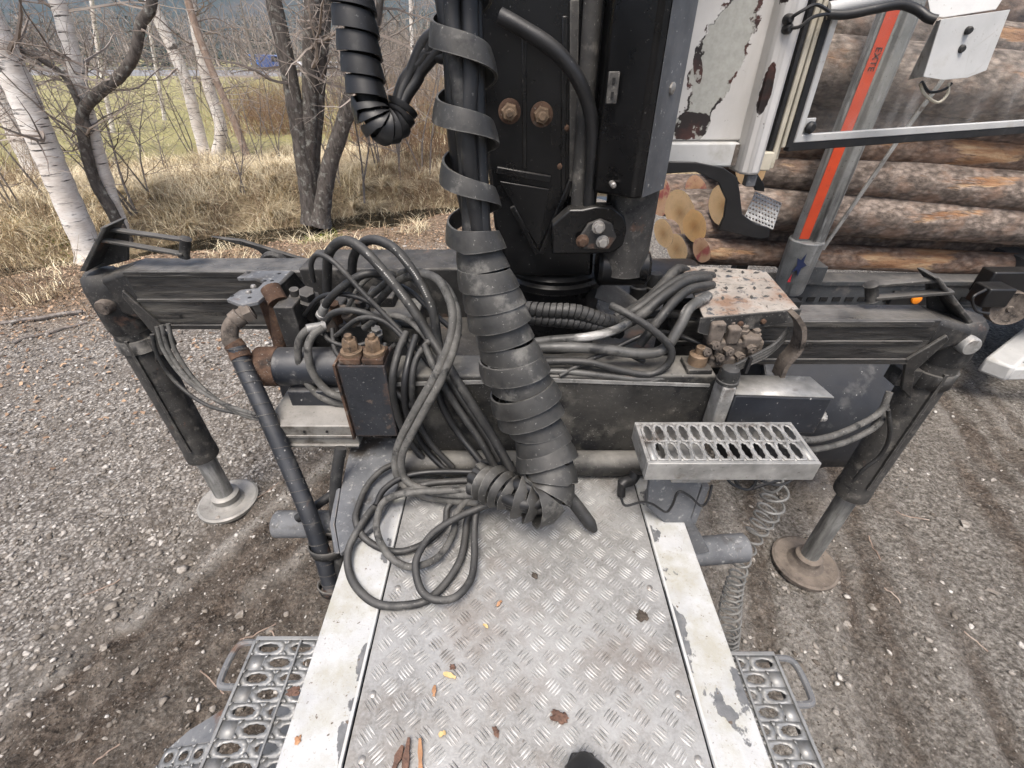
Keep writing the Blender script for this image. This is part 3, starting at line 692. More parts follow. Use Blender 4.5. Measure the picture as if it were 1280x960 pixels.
cx, cy = scatter_pts(420, 5.4, 11.5, R(-64), R(8), .9); d_ = ditch_d(cx, cy); k_ = (d_ > .35) & (d_ < 3.2) & (rng.random(len(cx)) < .55); cx, cy = cx[k_], cy[k_]; per = 170
hd = rng.random(len(cx)*per)*6.283; rr_ = .05*rng.random(len(hd))
xx = np.repeat(cx, per)+np.cos(hd)*rr_; yy = np.repeat(cy, per)+np.sin(hd)*rr_; hd = hd*.5+np.repeat(rng.random(len(cx))*.8-2.2, per)*.5+rng.normal(0, .5, len(hd))
blades('dry_tussocks', xx, yy, np.repeat(.34+.3*rng.random(len(cx)), per)*(.6+.5*rng.random(len(xx))), .0028+.0022*rng.random(len(xx)), .7+.7*rng.random(len(xx)), [mt['straw'], mt['straw_dark']], 'long drooping straw tussocks hanging along the ditch bank', 1.15, hd, (rng.random(len(xx)) > .85).astype(int))
xx, yy, tone = tufts(240, 28, 4.2, 8.5, R(-70), R(2), -2.0, .2, .07)
ln = .08+.22*rng.random(len(xx)); midx = (tone > .5).astype(int)
blades('dry_grass', xx, yy, ln, .0028+.002*rng.random(len(xx)), .6+.8*rng.random(len(xx)), [mt['straw'], mt['straw_dark']], 'thin straw tufts among the leaves on the near side of the ditch', 1.0, None, midx)
xx, yy, tone = tufts(200, 60, 11, 70, R(-50), R(5), 4, 60, .5, 1.2)
ln = .1+.18*rng.random(len(xx)); blades('field_grass', xx, yy, ln*.6, .003+.004*rng.random(len(xx)), .5+.6*rng.random(len(xx)), [mt['straw'], mt['green_blade']], 'short patchy grass scattered over the green field', 1, None, (tone > .45).astype(int))
gxs = [Gt(85, 292), Gt(60, 300), Gt(415, 293), Gt(30, 280), Gt(400, 300), Gt(100, 305), Gt(70, 315)]
xx = np.concatenate([rng.normal(p.x, .16, 160) for p in gxs]); yy = np.concatenate([rng.normal(p.y, .12, 160) for p in gxs])
blades('green_grass', xx, yy, .06+.1*rng.random(len(xx)), np.full(len(xx), .004), .6+.6*rng.random(len(xx)), [mt['green_blade']], 'fresh yellow-green moss and grass at the ditch edge')
# ------------------------------------------------------------------ trees
def branch(mb, p, d, L, r, depth, n=5, up=.15, wander=.35, kids=(3, 5), rs=random):
    """a wandering limb with side twigs"""
    pts = [V(p)]; d = V(d).normalized(); seg = max(5, int(L/.13)); seg = min(seg, 13)
    for k in range(seg):
        d = (d+V((rs.gauss(0, 1), rs.gauss(0, 1), rs.gauss(0, 1)))*wander*.27+V((0, 0, up*.2))).normalized()
        pts.append(pts[-1]+d*(L/seg))
    rad = [max(r*(1-.8*k/seg), .0018) for k in range(seg+1)]
    mb.tube(pts, rad, n, False)
    if depth > 0:
        for _ in range(rs.randint(*kids)):
            k = rs.randint(1, seg-1); t = (pts[k+1]-pts[k-1]).normalized()
            side = V((rs.gauss(0, 1), rs.gauss(0, 1), rs.gauss(0, .6))); side = (side-t*side.dot(t)).normalized()
            branch(mb, pts[k], t*.55+side*.9, L*rs.uniform(.35, .62), rad[k]*.6, depth-1, max(3, n-1), up, wander, kids, rs)
def tree(name, label, trunks, mat, low, crown_n, group=None, hgt=8, seed=1, twigmat='twig', low_range=(.9, 2.8)):
    """trunks: list of (list of pixels from the base up, distance offset, r_base, r_top)"""
    rs = random.Random(seed)
    b0 = Gt(*trunks[0][0][0]); t = thing(name, label, 'tree', (b0.x, b0.y, b0.z-.05), group)
    for (pix, dy, rb, rt) in trunks:
        base = Gt(*pix[0]) if dy == 0 else W(pix[0][0], pix[0][1], b0.y+dy)
        pts = [base-V((0, 0, .12))]+[W(x, y, base.y) for (x, y) in pix[1:]]
        d = (pts[-1]-pts[-2]).normalized(); d = (d*.5+V((0, 0, .8))).normalized()
        while pts[-1].z-base.z < hgt:
            d = (d+V((rs.gauss(0, .06), rs.gauss(0, .06), .05))).normalized(); pts.append(pts[-1]+d*1.0)
        sm = spline(pts, 8); n = len(sm)
        cum = [0]
        for a, b in zip(sm, sm[1:]): cum.append(cum[-1]+(b-a).length)
        rad = []
        for k in range(n):
            f = cum[k]/cum[-1]; flare = 1+.45*math.exp(-cum[k]/.12)
            rad.append(max((rb+(rt-rb)*min(1, cum[k]/3.2))*(1 if cum[k] < 3.2 else max(.1, 1-(cum[k]-3.2)/(cum[-1]-3.0)))*flare*(1+.05*rs.uniform(-1, 1)), .006))
        mb = MB(); mb.tube(sm, rad, 14); obj('trunk', mb, mt[mat], t, angle=60)
        mb = MB()
        for _ in range(low):
            k = rs.randrange(n); 
            for __ in range(30):
                if low_range[0] < sm[k].z < low_range[1]: break
                k = rs.randrange(n)
            a = rs.uniform(0, 6.283); branch(mb, sm[k], V((math.cos(a), math.sin(a)*.8, rs.uniform(-.1, .5))), rs.uniform(.7, 1.7), rad[k]*.22, 2, 4, .1, .45, (3, 5), rs)
        for _ in range(crown_n):
            k = rs.randrange(n)
            for __ in range(30):
                if sm[k].z > 3.0: break
                k = rs.randrange(n)
            a = rs.uniform(0, 6.283); branch(mb, sm[k], V((math.cos(a), math.sin(a), rs.uniform(.2, .9))), rs.uniform(.9, 2.0), max(rad[k]*.4, .01), 2, 4, .15, .35, (3, 5), rs)
        if mb.v: obj('crown', mb, mt[twigmat], t, recalc=False)
    return t
tree('birch_tree', 'thick white birch with dark scars rising behind the end of the stabiliser beam', [([(112, 316), (84, 250), (52, 175), (18, 95), (-25, 0)], 0, .15, .125)], 'birch', 5, 14, seed=3)
tree('birch_tree', 'shadowed pinkish birch trunk standing behind the thickest white birch', [([(48, 222), (28, 180), (6, 135), (-30, 70)], 0, .17, .14)], 'birch', 3, 10, seed=4)
tree('birch_tree', 'slim white birch standing behind the forked dark-barked tree', [([(152, 292), (128, 215), (108, 140), (88, 60), (68, -5)], 0, .095, .075)], 'birch', 6, 12, seed=5)
tree('forked_tree', 'dark-barked tree forking into two crooked limbs in front of the slim birch',
     [([(158, 300), (140, 265), (118, 225), (105, 175), (104, 140), (122, 118), (150, 95), (168, 68), (176, 30), (190, -10)], 0, .07, .05),
      ([(105, 150), (96, 125), (80, 95), (48, 72), (12, 48)], 0.0001, .035, .015)], 'bark_dark', 10, 8, seed=6)
tree('birch_tree', 'twin-stemmed white birch joined at the base on the grassy bank',
     [([(257, 199), (245, 150), (232, 100), (215, 60), (190, 5), (180, -30)], 0, .12, .10), ([(268, 197), (276, 160), (262, 112), (250, 60), (238, 0), (232, -30)], 0.05, .13, .09)], 'birch', 5, 10, seed=8)
tree('slim_tree', 'slender pinkish bare tree leaning beside the twin birch', [([(314, 210), (296, 160), (272, 105), (252, 55), (236, 5), (228, -30)], 0, .075, .06)], 'bark_pink', 7, 9, seed=9)
tree('field_tree', 'stout grey bare tree with a dark burl standing by the road', [([(321, 99), (317, 75), (310, 45), (302, 10), (298, -20)], 0, .42, .3)], 'bark_grey', 22, 14, seed=10, hgt=10, low_range=(-.5, 4))
tree('rough_tree', 'dark multi-stemmed tree with flaking bark on the ditch bank',
     [([(388, 268), (380, 205), (370, 140), (356, 65), (342, 0), (336, -40)], 0, .13, .085), ([(392, 268), (386, 205), (388, 140), (389, 70), (392, 0), (394, -40)], .05, .12, .10),
      ([(396, 266), (392, 210), (396, 150), (401, 80), (408, 0), (412, -40)], .12, .10, .07), ([(398, 270), (410, 215), (424, 170), (440, 120), (456, 60), (470, 0)], -.05, .12, .09)], 'bark_dark', 7, 8, seed=12)
for i, (pix, r, lab) in enumerate([([(205, 150), (196, 90), (186, 30), (180, -20)], .06, 'thin white birch far behind the twin birch'), ([(140, 165), (128, 95), (118, 30), (110, -20)], .06, 'thin white birch in the field behind the forked tree'),
        ([(440, 170), (436, 100), (432, 40), (430, -20)], .06, 'thin white birch behind the looped hose bundle'), ([(520, 170), (517, 100), (514, 30), (512, -20)], .055, 'thin white birch beside the upright hose bundle'), ([(20, 175), (4, 120), (-12, 60), (-30, 0)], .06, 'thin white birch behind the shadowed birch')]):
    tree('birch_tree', lab, [(pix, 0, r, r*.8)], 'birch', 9, 8, seed=60+i)
# saplings and thin stems
def sapling(px, lab, seed, h=2.6, r=.012, stems=1, mat='bark_grey', grp=None):
    rs = random.Random(seed); b = Gt(*px); t = thing('sapling', lab, 'sapling', tuple(b), grp)
    for s in range(stems):
        mb = MB(); pts = [b+V((rs.gauss(0, .05)*(s > 0), rs.gauss(0, .05)*(s > 0), -.05))]; d = V((rs.gauss(0, .14), rs.gauss(0, .14), 1)).normalized()
        for k in range(9):
            d = (d+V((rs.gauss(0, .09), rs.gauss(0, .09), .04))).normalized(); pts.append(pts[-1]+d*h/9)
        mb.tube(pts, [max(r*(1-.8*k/9), .002) for k in range(10)], 6); obj('stem', mb, mt[mat], t)
        mb = MB()
        for _ in range(13):
            k = rs.randint(2, 8); a = rs.uniform(0, 6.28)
            branch(mb, pts[k], V((math.cos(a), math.sin(a), rs.uniform(.2, 1))), rs.uniform(.4, 1.1), r*.45, 1, 3, .1, .4, (2, 5), rs)
        obj('twigs', mb, mt['twig'], t, recalc=False)
    return t
SAP = [((165, 268), 'grey sapling with several stems between the slim birch and the twin birch', 2.0, .018, 3), ((188, 250), 'thin bare sapling in the dry grass left of the twin birch', 1.8, .012, 2), ((215, 225), 'whip-like sapling close to the twin birch', 1.6, .01, 2),
       ((60, 250), 'thin sapling between the two thickest birches', 2.4, .014, 2), ((20, 270), 'brushy sapling at the foot of the shadowed birch', 2.0, .012, 3), ((330, 215), 'thin dark sapling right of the slender pinkish tree', 2.2, .012, 2),
       ((300, 240), 'low whip sapling in tussocks below the slender pinkish tree', 1.4, .01, 2), ((455, 250), 'grey sapling right of the multi-stemmed tree', 2.6, .018, 2), ((500, 235), 'bare sapling behind the looped hose bundle', 2.8, .016, 3),
       ((530, 225), 'bare sapling half hidden by the upright hose bundle', 3.0, .018, 3), ((475, 215), 'tangled sapling among the reddish brush', 3.0, .016, 3), ((425, 230), 'thin sapling directly behind the leaning dark stem', 3.0, .014, 3),
       ((130, 240), 'thin sapling at the foot of the slim birch', 2.2, .012, 2), ((80, 235), 'twiggy sapling behind the thick birch', 2.6, .013, 2), ((240, 190), 'pale twiggy sapling growing behind the twin birch', 2.8, .013, 3), ((290, 185), 'pale twiggy sapling between twin birch and slender tree', 2.8, .013, 3), ((350, 200), 'twiggy sapling left of the multi-stemmed tree', 2.8, .013, 3), ((180, 190), 'twiggy sapling at the field edge behind the forked tree', 2.8, .013, 3), ((100, 190), 'twiggy sapling at the field edge behind the slim birch', 2.8, .013, 3)]
for i, (p, lab, h, r, st) in enumerate(SAP): sapling(p, lab, 100+i, h, r, st)
# brush clumps
def brush(px, lab, seed, n=260, h=1.2, spread=.5, mat='twig_red', w=.004, name='brush_shrub'):
    rs = random.Random(seed); b = Gt(*px); mb = MB()
    for _ in range(n):
        x = b.x+rs.gauss(0, spread); y = b.y+rs.gauss(0, spread*.7); z = gz(x, y)
        d = V((rs.gauss(0, .28), rs.gauss(0, .28), 1)).normalized(); L = h*rs.uniform(.5, 1.1); pts = [V((x, y, z-.02))]
        for k in range(4):
            d = (d+V((rs.gauss(0, .12), rs.gauss(0, .12), 0))).normalized(); pts.append(pts[-1]+d*L/4)
        mb.tube(pts, [w, w*.8, w*.65, w*.5, w*.25], 3, False)
        if rs.random() < .5:
            k = rs.randint(1, 3); branch(mb, pts[k], d+V((rs.gauss(0, .6), rs.gauss(0, .6), 0)), L*.45, w*.6, 0, 3, .1, .3, (0, 0), rs)
    return obj(name, mb, mt[mat], None, recalc=False, label=lab, cat='shrub', origin=tuple(b))
brush((350, 165), 'dense reddish brush clump at the field edge behind the multi-stemmed tree', 1, 520, 1.5, .75, w=.006)
brush((325, 150), 'reddish brush clump left of the multi-stemmed tree', 2, 300, 1.3, .6, w=.006)
brush((480, 190), 'tall red-brown brush behind the looped hose bundle', 3, 420, 1.5, .6, w=.006)
brush((530, 200), 'red-brown brush behind the upright hose bundle', 4, 420, 1.6, .6, w=.006)
brush((520, 262), 'low red-brown brush on the slope beside the upright hose bundle', 5, 260, .55, .35, w=.003)
brush((15, 245), 'straw-coloured brush at the foot of the shadowed birch', 6, 260, 1.0, .4, 'straw_dark')
brush((40, 330), 'tangle of pale dead stems left of the stabiliser head', 7, 160, .7, .4, 'straw_dark')
brush((20, 380), 'sprawling dead stems lying beside the gravel edge', 8, 90, .5, .3, 'straw_dark')
brush((235, 235), 'brown dead stems in front of the twin birch', 9, 150, .5, .45, 'straw_dark')
brush((450, 130), 'grey leafless thicket at the far field edge', 10, 420, 3.2, 1.6, 'twig', .011)
brush((520, 125), 'pale leafless thicket behind the red-brown brush', 11, 420, 3.4, 1.6, 'twig', .011)
brush((560, 140), 'leafless thicket directly behind the crane column', 12, 300, 3.2, 1.4, 'twig', .011)
# fallen branches on the litter
def stick(p0, p1, r, lab, seed, mat='bark_grey', name='fallen_branch'):
    rs = random.Random(seed); a = Gt(*p0); b = Gt(*p1); pts = []
    for k in range(7):
        p = a.lerp(b, k/6); w_ = (b-a).length*.018; p = p+V((rs.gauss(0, w_), rs.gauss(0, w_), 0)); p.z = gz(p.x, p.y)+r*1.2; pts.append(p)
    mb = MB(); mb.tube(spline(pts, 3), r, 6); return obj(name, mb, mt[mat], None, label=lab, cat='branch', origin=tuple(a))
stick((0, 408), (105, 392), .02, 'grey fallen branch lying across the leaves left of the stabiliser leg', 1)
stick((15, 430), (110, 405), .012, 'thin crooked fallen branch just below the thicker one on the leaves', 2)
# far wood beyond the road: reads as one mass
mb = MB(); rs = random.Random(5)
for _ in range(900):
    x = rs.uniform(-190, 40); y = rs.uniform(112, 185); z = gz(x, y)-.3; hgt = rs.uniform(5, 13)
    if rs.random() < .68:
        top = V((x+rs.gauss(0, .6), y, z+hgt)); mb.tube([(x, y, z), (x, y, z+hgt*.5), top], [.22, .16, .05], 4, False)
        for k in range(16):
            f = rs.uniform(.12, .95); p = V((x, y, z)).lerp(top, f); a = rs.uniform(0, 6.28)
            e = p+V((math.cos(a), math.sin(a), .9))*rs.uniform(.8, 2.4); mb.tube([p, (p+e)/2+V((0, 0, .2)), e], [.08, .06, .03], 3, False)
    else:
        for k in range(26):
            f = k/26; a = k*2.4; rr = (1-f)*2.2+.1; p = V((x, y, z+.4+f*hgt))
            a2 = a+.9; mb.add([p, p+V((math.cos(a)*rr, math.sin(a)*rr, -.35)), p+V((math.cos(a2)*rr, math.sin(a2)*rr, -.35))], [(0, 1, 2)], 1)
o = obj('far_wood', mb, [mt['twig'], M('far_conifer', (.018, .03, .02), (.04, .06, .04), .5, (.9, 1), coord='World')], None, recalc=False, label='bare trees and conifers massed beyond the road', cat='wood', kind='stuff')
# guard rail along the road, as a thing with posts
gr = thing('guard_rail', 'long grey steel guard rail running along the far road', 'guard rail', tuple(road_at(-60)+V((0, -4.0, 0))))
mb = MB(); pl = []
for k in range(60):
    p = road_at(-190+k*4)+V((0, -4.05, .62)); pl.append(p)
for a, b in zip(pl, pl[1:]): mb.bar(a, b, .06, .31)
obj('rail', mb, mt['galv'], gr)
mb0 = MB(); mb0.bb(-.05, .05, -.05, .05, -.7, .1); p0 = None
for k in range(0, 60):
    if p0 is None:
        p0 = MB(); p0.bb(pl[k].x-.06, pl[k].x+.06, pl[k].y+.05, pl[k].y+.15, pl[k].z-.75, pl[k].z+.1); p0 = obj('post', p0, mt['galv'], gr); b0 = pl[k]
    else:
        c = p0.copy(); COL.objects.link(c); c.parent = gr; c.location = pl[k]-b0
# vehicles on the road
def vehicle(px_x, lab, colour, kind, s=1.0):
    x0 = None
    for x in np.arange(-160, 60, .25):        # where this column of the picture meets the road
        p = road_at(x); u = p.x/(p.y*cp-(p.z-CAMZ)*sp)*FPX+640
        if u > px_x: x0 = x; break
    b = road_at(x0); t = thing('car' if kind == 'car' else 'van', lab, kind, tuple(b))
    paint = M('car_paint_'+lab.split()[0], colour, tuple(c*1.15 for c in colour), 3, (.2, .35), coat=.6)
    L, H, Wd = ((4.4, 1.5, 1.8) if kind == 'car' else (5.6, 2.5, 2.0))
    def P(x, z, y): return b+V((x*1, y, z))
    if kind == 'car': prof = [(-2.2, .35), (2.2, .35), (2.2, .8), (1.3, .95), (.6, 1.45), (-1.2, 1.48), (-1.9, 1.0), (-2.2, .9)]; win = [(-1.55, .98), (1.05, .95), (.5, 1.38), (-1.1, 1.4)]
    else: prof = [(-2.8, .4), (2.8, .4), (2.8, 1.1), (2.2, 1.35), (1.7, 2.4), (-2.8, 2.5)]; win = [(.6, 1.45), (2.0, 1.42), (1.6, 2.2), (.6, 2.25)]
    mb = MB(); mb.prism([P(x, z, -Wd/2) for x, z in prof], (0, Wd, 0)); obj('body', mb, paint, t, .06)
    for sy in (-1, 1):
        mb = MB(); mb.prism([P(x, z, sy*(Wd/2+.005)) for x, z in win], (0, sy*.015, 0)); obj('side_window', mb, mt['plastic_black'], t)
        for wx in (-L*.3, L*.3):
            mb = MB(); mb.cyl(P(wx, .33, sy*(Wd/2-.2)), P(wx, .33, sy*(Wd/2+.02)), .33, n=16); obj('wheel', mb, mt['tyre'], t)
vehicle(341, 'blue van driving on the far road', (.045, .085, .24), 'van')
vehicle(373, 'white car driving on the far road behind the blue van', (.72, .72, .72), 'car')
vehicle(421, 'pale grey car on the far road by the looped hose bundle', (.5, .52, .55), 'car')
sg = thing('road_sign', 'small blue road sign on a post beside the far road', 'sign', tuple(road_at(-44)+V((0, -5, -.6))))
b = V(sg.location); mb = MB(); mb.cyl(b, b+V((0, 0, 3.0)), .05, n=8); obj('post', mb, mt['galv'], sg)
mb = MB(); mb.bb(b.x-.6, b.x+.6, b.y-.09, b.y-.06, b.z+1.7, b.z+3.2); obj('panel', mb, M('blue_sign', (.05, .16, .5), (.07, .2, .55), 3), sg, .02)
# ------------------------------------------------------------------ truck bed
DX0, DX1, DZ = -.317, .378, 1.0
truck = thing('truck_bed', 'truck bed walkway of dusty checker plate between chipped white side rails', 'truck bed', (.03, .2, 0))
mb = MB(); mb.bb(DX0, DX1, -1.0, 1.03, DZ-.006, DZ); deck = obj('deck_plate', mb, mt['deck'], truck)
mb = MB(); s = .041; e1 = V((1, 1, 0))/math.sqrt(2); e2 = V((1, -1, 0))/math.sqrt(2); rs = random.Random(3)
for i in range(-64, 64):
    for j in range(-64, 64):
        c = e1*(i*s)+e2*(j*s)+V((.03, 0, 0))
        if not (DX0+.02 < c.x < DX1-.02 and -1.0 < c.y < 1.0): continue
        a, b = (e1, e2) if (i+j) % 2 == 0 else (e2, e1)
        for k in range(5):
            h = .0022*rs.uniform(.5, 1.1); p = c+b*((k-2)*s*.165); L = s*.42*(1-.1*abs(k-2)); w = s*.052
            z = DZ+.0002
            base = [p+a*L, p+b*w+a*L*.3, p+b*w-a*L*.3, p-a*L, p-b*w-a*L*.3, p-b*w+a*L*.3]
            top = [p+a*L*.6, p-a*L*.6]
            vs = [V((q.x, q.y, z)) for q in base]+[V((q.x, q.y, z+h)) for q in top]
            mb.add(vs, [(0, 1, 6), (1, 2, 7, 6), (2, 3, 7), (3, 4, 7), (4, 5, 6, 7), (5, 0, 6)])
o = obj('tread_bars', mb, mt['bar'], deck, recalc=False, angle=80); o['kind'] = 'stuff'
for (x, y) in [(466, 868), (848, 868), (497, 735), (812, 735), (452, 950), (873, 950)]:
    p = G(x, y, DZ); p.x = min(max(p.x, DX0+.02), DX1-.02); mb = MB(); mb.lathe(p, (0, 0, 1), [(.0075, 0), (.0075, .002), (.004, .004)], 10); obj('rivet', mb, mt['zinc_bolt'], deck)
for (a, b) in ((-.4455, -.3205), (.3815, .491)):
    mb = MB(); mb.bb(a, b, -1.0, 1.0, DZ-.004, DZ+.003); r = obj('side_rail', mb, mt['rail'], truck, .002)
    mb = MB(); xe = a if a < 0 else b-.012; mb.bb(xe, xe+.012, -1.0, .86, DZ-.22, DZ-.0045); obj('rail_web', mb, mt['rail'], r)
    mb = MB(); xi = b-.007 if a < 0 else a+.001; mb.bb(xi, xi+.006, -1.0, .85, DZ+.0032, DZ+.006); obj('edge_bead', mb, mt['white_paint'], r)
mb = MB(); mb.bb(-.43, .475, -1.0, 1.6, DZ-.30, DZ-.03); obj('frame_cover', mb, mt['hole_black'], truck)
for x0 in (-.42, .39):
    mb = MB(); mb.bb(x0, x0+.08, -1.2, 3.1, .70, .97); obj('chassis_rail', mb, mt['dusty_black'], truck, .006)
# gusset plates either side of the crane foot
mb = MB(); mb.prism([G(441, 545, 1.03), G(500, 548, 1.03), G(503, 600, 1.03), G(478, 640, 1.03), G(470, 655, 1.03), G(425, 692, 1.03), G(419, 655, 1.03), G(426, 610, 1.03)], (0, 0, -.016)); obj('gusset_plate', mb, mt['gusset'], truck, .003)
mb = MB(); mb.prism([G(426, 610, 1.03), G(419, 655, 1.03), G(425, 692, 1.03), G(423, 692, .85), G(416, 650, .85), G(424, 610, .85)], (-.012, 0, 0)); obj('gusset_flange', mb, mt['gusset'], truck, .003)
mb = MB(); mb.prism([(.357, .82, 1.21), (.50, .82, 1.21), (.505, .82, 1.02), (.60, .82, .86), (.53, .82, .84), (.45, .82, .985), (.372, .82, 1.07)], (0, .02, 0)); obj('gusset_plate', mb, mt['gusset'], truck, .003)
mb = MB(); mb.prism([(.507, .822, 1.15), (.507, 1.1, 1.15), (.507, 1.1, .8), (.507, .822, .95)], (.02, 0, 0)); obj('gusset_flange', mb, mt['gusset'], truck, .003)
# round cross tubes under the bed
for (pa, pb) in ((G(344, 655, .8), G(440, 655, .8)), (G(932, 684, .8), G(860, 690, .8))):
    mb = MB(); d = (pb-pa).normalized(); mb.lathe(pa, d, [(.038, 0), (.045, .006), (.045, (pb-pa).length)], 24); obj('cross_tube', mb, mt['gusset'], truck)
# side steps of pressed aluminium
def side_step(sgn, x_in, x_out, y1, z, lab):
    st = thing('x', None, None, (0, 0, 0)); bpy.data.objects.remove(st)
    mb = MB(); cw = (x_out-x_in)/3.0; ch = .042; ny = 26
    perf(mb, (sgn*x_in, y1, z), (sgn, 0, 0), (0, -1, 0), 3, ny, cw, ch, cw*.31, ch*.30, True, .07)
    tread = obj('side_step', mb, mt['alu'], truck, 0, label=lab, recalc=False); solid(tread, .004, 1 if sgn > 0 else -1)
    mb = MB(); yb = y1-ny*ch
    mb.bb(min(sgn*x_in, sgn*x_out), max(sgn*x_in, sgn*x_out), y1, y1+.012, z-.045, z+.006)
    for xe in (x_in, x_out): mb.bb(sgn*xe-.005, sgn*xe+.005, yb, y1, z-.045, z+.005)
    xm = x_in+(x_out-x_in)*.52; mb.bb(sgn*xm-.004, sgn*xm+.004, yb, y1-.001, z+.0052, z+.010)
    obj('step_edge', mb, mt['alu'], tread, .002)
    mb = MB(); mb.bb(min(sgn*x_in, sgn*x_out), max(sgn*x_in, sgn*x_out), yb, y1, z-.30, z-.292); obj('lower_tray', mb, mt['alu'], tread)
    mb = MB(); mb.tube(spline([(sgn*(x_out-.005), y1, z-.01), (sgn*(x_out+.045), y1-.004, z-.012), (sgn*(x_out+.062), y1-.03, z-.015), (sgn*(x_out+.066), y1-.09, z-.02), (sgn*(x_out+.055), y1-.118, z-.02), (sgn*(x_out+.004), y1-.122, z-.02)], 6), .010, 8); obj('hand_loop', mb, mt['gusset'], tread)
    for yy_ in (y1-.1, y1-.8):
        mb = MB(); mb.bar((sgn*.42, yy_, .8), (sgn*(x_in+.08), yy_, z-.05), .04, .012, (0, 1, 0)); obj('step_bracket', mb, mt['alu'], tread)
    return tread
sl = side_step(-1, .50, .80, .68, .60, 'wide grey perforated step panel below the left rail')
mb = MB(); cw = .05; perf(mb, (-.806, .42, .598), (-.94, 0, -.34), (0, -1, 0), 3, 20, cw, .043, cw*.30, .011, True, .08); o = obj('outer_tread', mb, mt['alu'], sl, recalc=False); solid(o, .004, -1)
mb = MB(); mb.prism([(-.81, .50, .595), (-.806, .42, .598), (-.945, .42, .545), (-.9, .46, .56)], (0, 0, -.05)); obj('outer_corner', mb, mt['gusset'], sl, .002)
side_step(1, .545, .80, .635, .60, 'narrow bright perforated step panel below the right rail')
# mudguards and wheels beneath the crane
def guard(cx, cy, w, r, tr_, lab):
    zc = tr_-.01
    mb = MB(); mb.lathe((cx-w*.45, cy, zc), (1, 0, 0), [(tr_*.53, 0), (tr_*.82, 0), (tr_*.97, .03), (tr_, .08), (tr_, w*.9-.08), (tr_*.97, w*.9-.03), (tr_*.82, w*.9), (tr_*.53, w*.9)], 48); t = obj('wheel', mb, mt['tyre'], truck, label=lab)
    mb = MB(); mb.lathe((cx-w*.3, cy, zc), (1, 0, 0), [(.05, -.02), (.1, 0), (.12, .02), (.2, .05), (tr_*.53, .0), (tr_*.53, w*.6)], 32); obj('rim', mb, mt['galv'], t)
    mb = MB(); n = 24
    for k in range(n+1):
        a = R(190-k*200/n); y, z = math.cos(a)*r, math.sin(a)*r
        mb.v += [(cx-w/2, cy+y, zc+z), (cx+w/2, cy+y, zc+z), (cx-w/2, cy+y*.93, zc+z*.93), (cx+w/2, cy+y*.93, zc+z*.93)]
    for k in range(n):
        b = k*4
        for f in ((b, b+4, b+5, b+1), (b+2, b, b+4, b+6), (b+1, b+5, b+7, b+3)): mb.f.append(f); mb.m.append(0)
    o = obj('mudguard', mb, mt['mudguard'], t, angle=30, recalc=False); solid(o, .006, 0)
    mb = MB(); mb.tube([(cx-w/2-.25*(1 if cx > 0 else -1)*0, cy+.05, .62), (cx-w/2, cy+.05, zc+r*.97)], .02, 8); obj('guard_stay', mb, mt['galv'], t)
guard(1.55, 2.16, .62, .50, .43, 'wheel under a dark mudguard beyond the right stabiliser beam')
guard(.86, 2.75, .60, .54, .46, 'wheel and dark mudguard between the crane pillar and the log ends')
guard(-1.0, 2.55, .55, .54, .46, 'wheel and dark mudguard behind the left stabiliser beam')
# ------------------------------------------------------------------ loader crane
crane = thing('loader_crane', 'black greasy loader crane with outstretched stabilisers bolted across the truck bed', 'crane', (.1, 1.4, 0))
def part(name, mb, mat, bev=0, par=None, **k): return obj(name, mb, mt[mat], par or crane, bev, **k)
# cross beam and foot
mb = MB(); mb.bb(-.34, .575, 1.05, 1.16, 1.03, 1.352); base = part('cross_beam', mb, 'grime', .008)
mb = MB(); mb.prism([(-.33, 1.046, 1.33), (.1, 1.046, 1.345), (.56, 1.046, 1.325), (.56, 1.046, 1.315), (.1, 1.046, 1.333), (-.33, 1.046, 1.318)], (0, .003, 0)); part('weld_seam', mb, 'galv', par=base)
mb = MB(); mb.bb(-.34, .60, 1.17, 1.9, 1.04, 1.24); part('crane_foot', mb, 'dusty_black', .01)
mb = MB(); mb.cyl((-.33, 1.01, 1.045), (.46, 1.01, 1.045), .04, n=20); part('floor_bar', mb, 'grime')
# rust framed mounting box with two big nuts
mb = MB(); mb.bb(-.475, -.345, 1.03, 1.13, 1.14, 1.40); bx = part('mounting_box', mb, 'rust_box', .004)
mb = MB(); mb.bb(-.482, -.4755, 1.022, 1.12, 1.135, 1.405); part('rusty_edge', mb, 'rust', par=bx)
for cx in (-.437, -.375):
    mb = MB(); mb.bb(cx-.029, cx+.029, 1.03, 1.10, 1.401, 1.42); part('clamp_plate', mb, 'rust', .003, bx)
    mb = MB(); mb.hexbolt((cx, 1.062, 1.42), (0, 0, 1), .022, .045); part('clamp_nut', mb, 'brass', .001, bx)
# horizontal cylinder left of it and the sheet box below
c0 = W(322, 458, 1.22); c1 = W(445, 462, 1.22)
mb = MB(); mb.lathe(c0, (1, 0, 0), [(.05, 0), (.062, .006), (.062, (c1-c0).length+.1)], 28); cy = part('slew_cylinder', mb, 'cyl_blue')
mb = MB(); mb.lathe(c0, (1, 0, 0), [(.0, -.002), (.05, -.002), (.0635, .008), (.0635, .075)], 28); part('rusty_end', mb, 'rust', par=cy)
mb = MB(); mb.bb(c0.x+.1, c1.x+.02, 1.16, 1.28, c0.z-.19, c0.z-.055); part('cylinder_cradle', mb, 'cyl_blue', .005, cy)
b0 = W(346, 500, 1.2); b1 = W(440, 552, 1.06)
mb = MB(); mb.bb(b0.x+.02, -.48, 1.06, 1.27, 1.075, 1.155); bxg = part('sheet_box', mb, 'box_grey', .004)
mb = MB(); mb.bb(b0.x+.02, -.482, 1.054, 1.059, 1.11, 1.12); mb.bb(b0.x+.02, -.482, 1.05, 1.059, 1.075, 1.083); part('box_lip', mb, 'box_grey', .001, bxg)
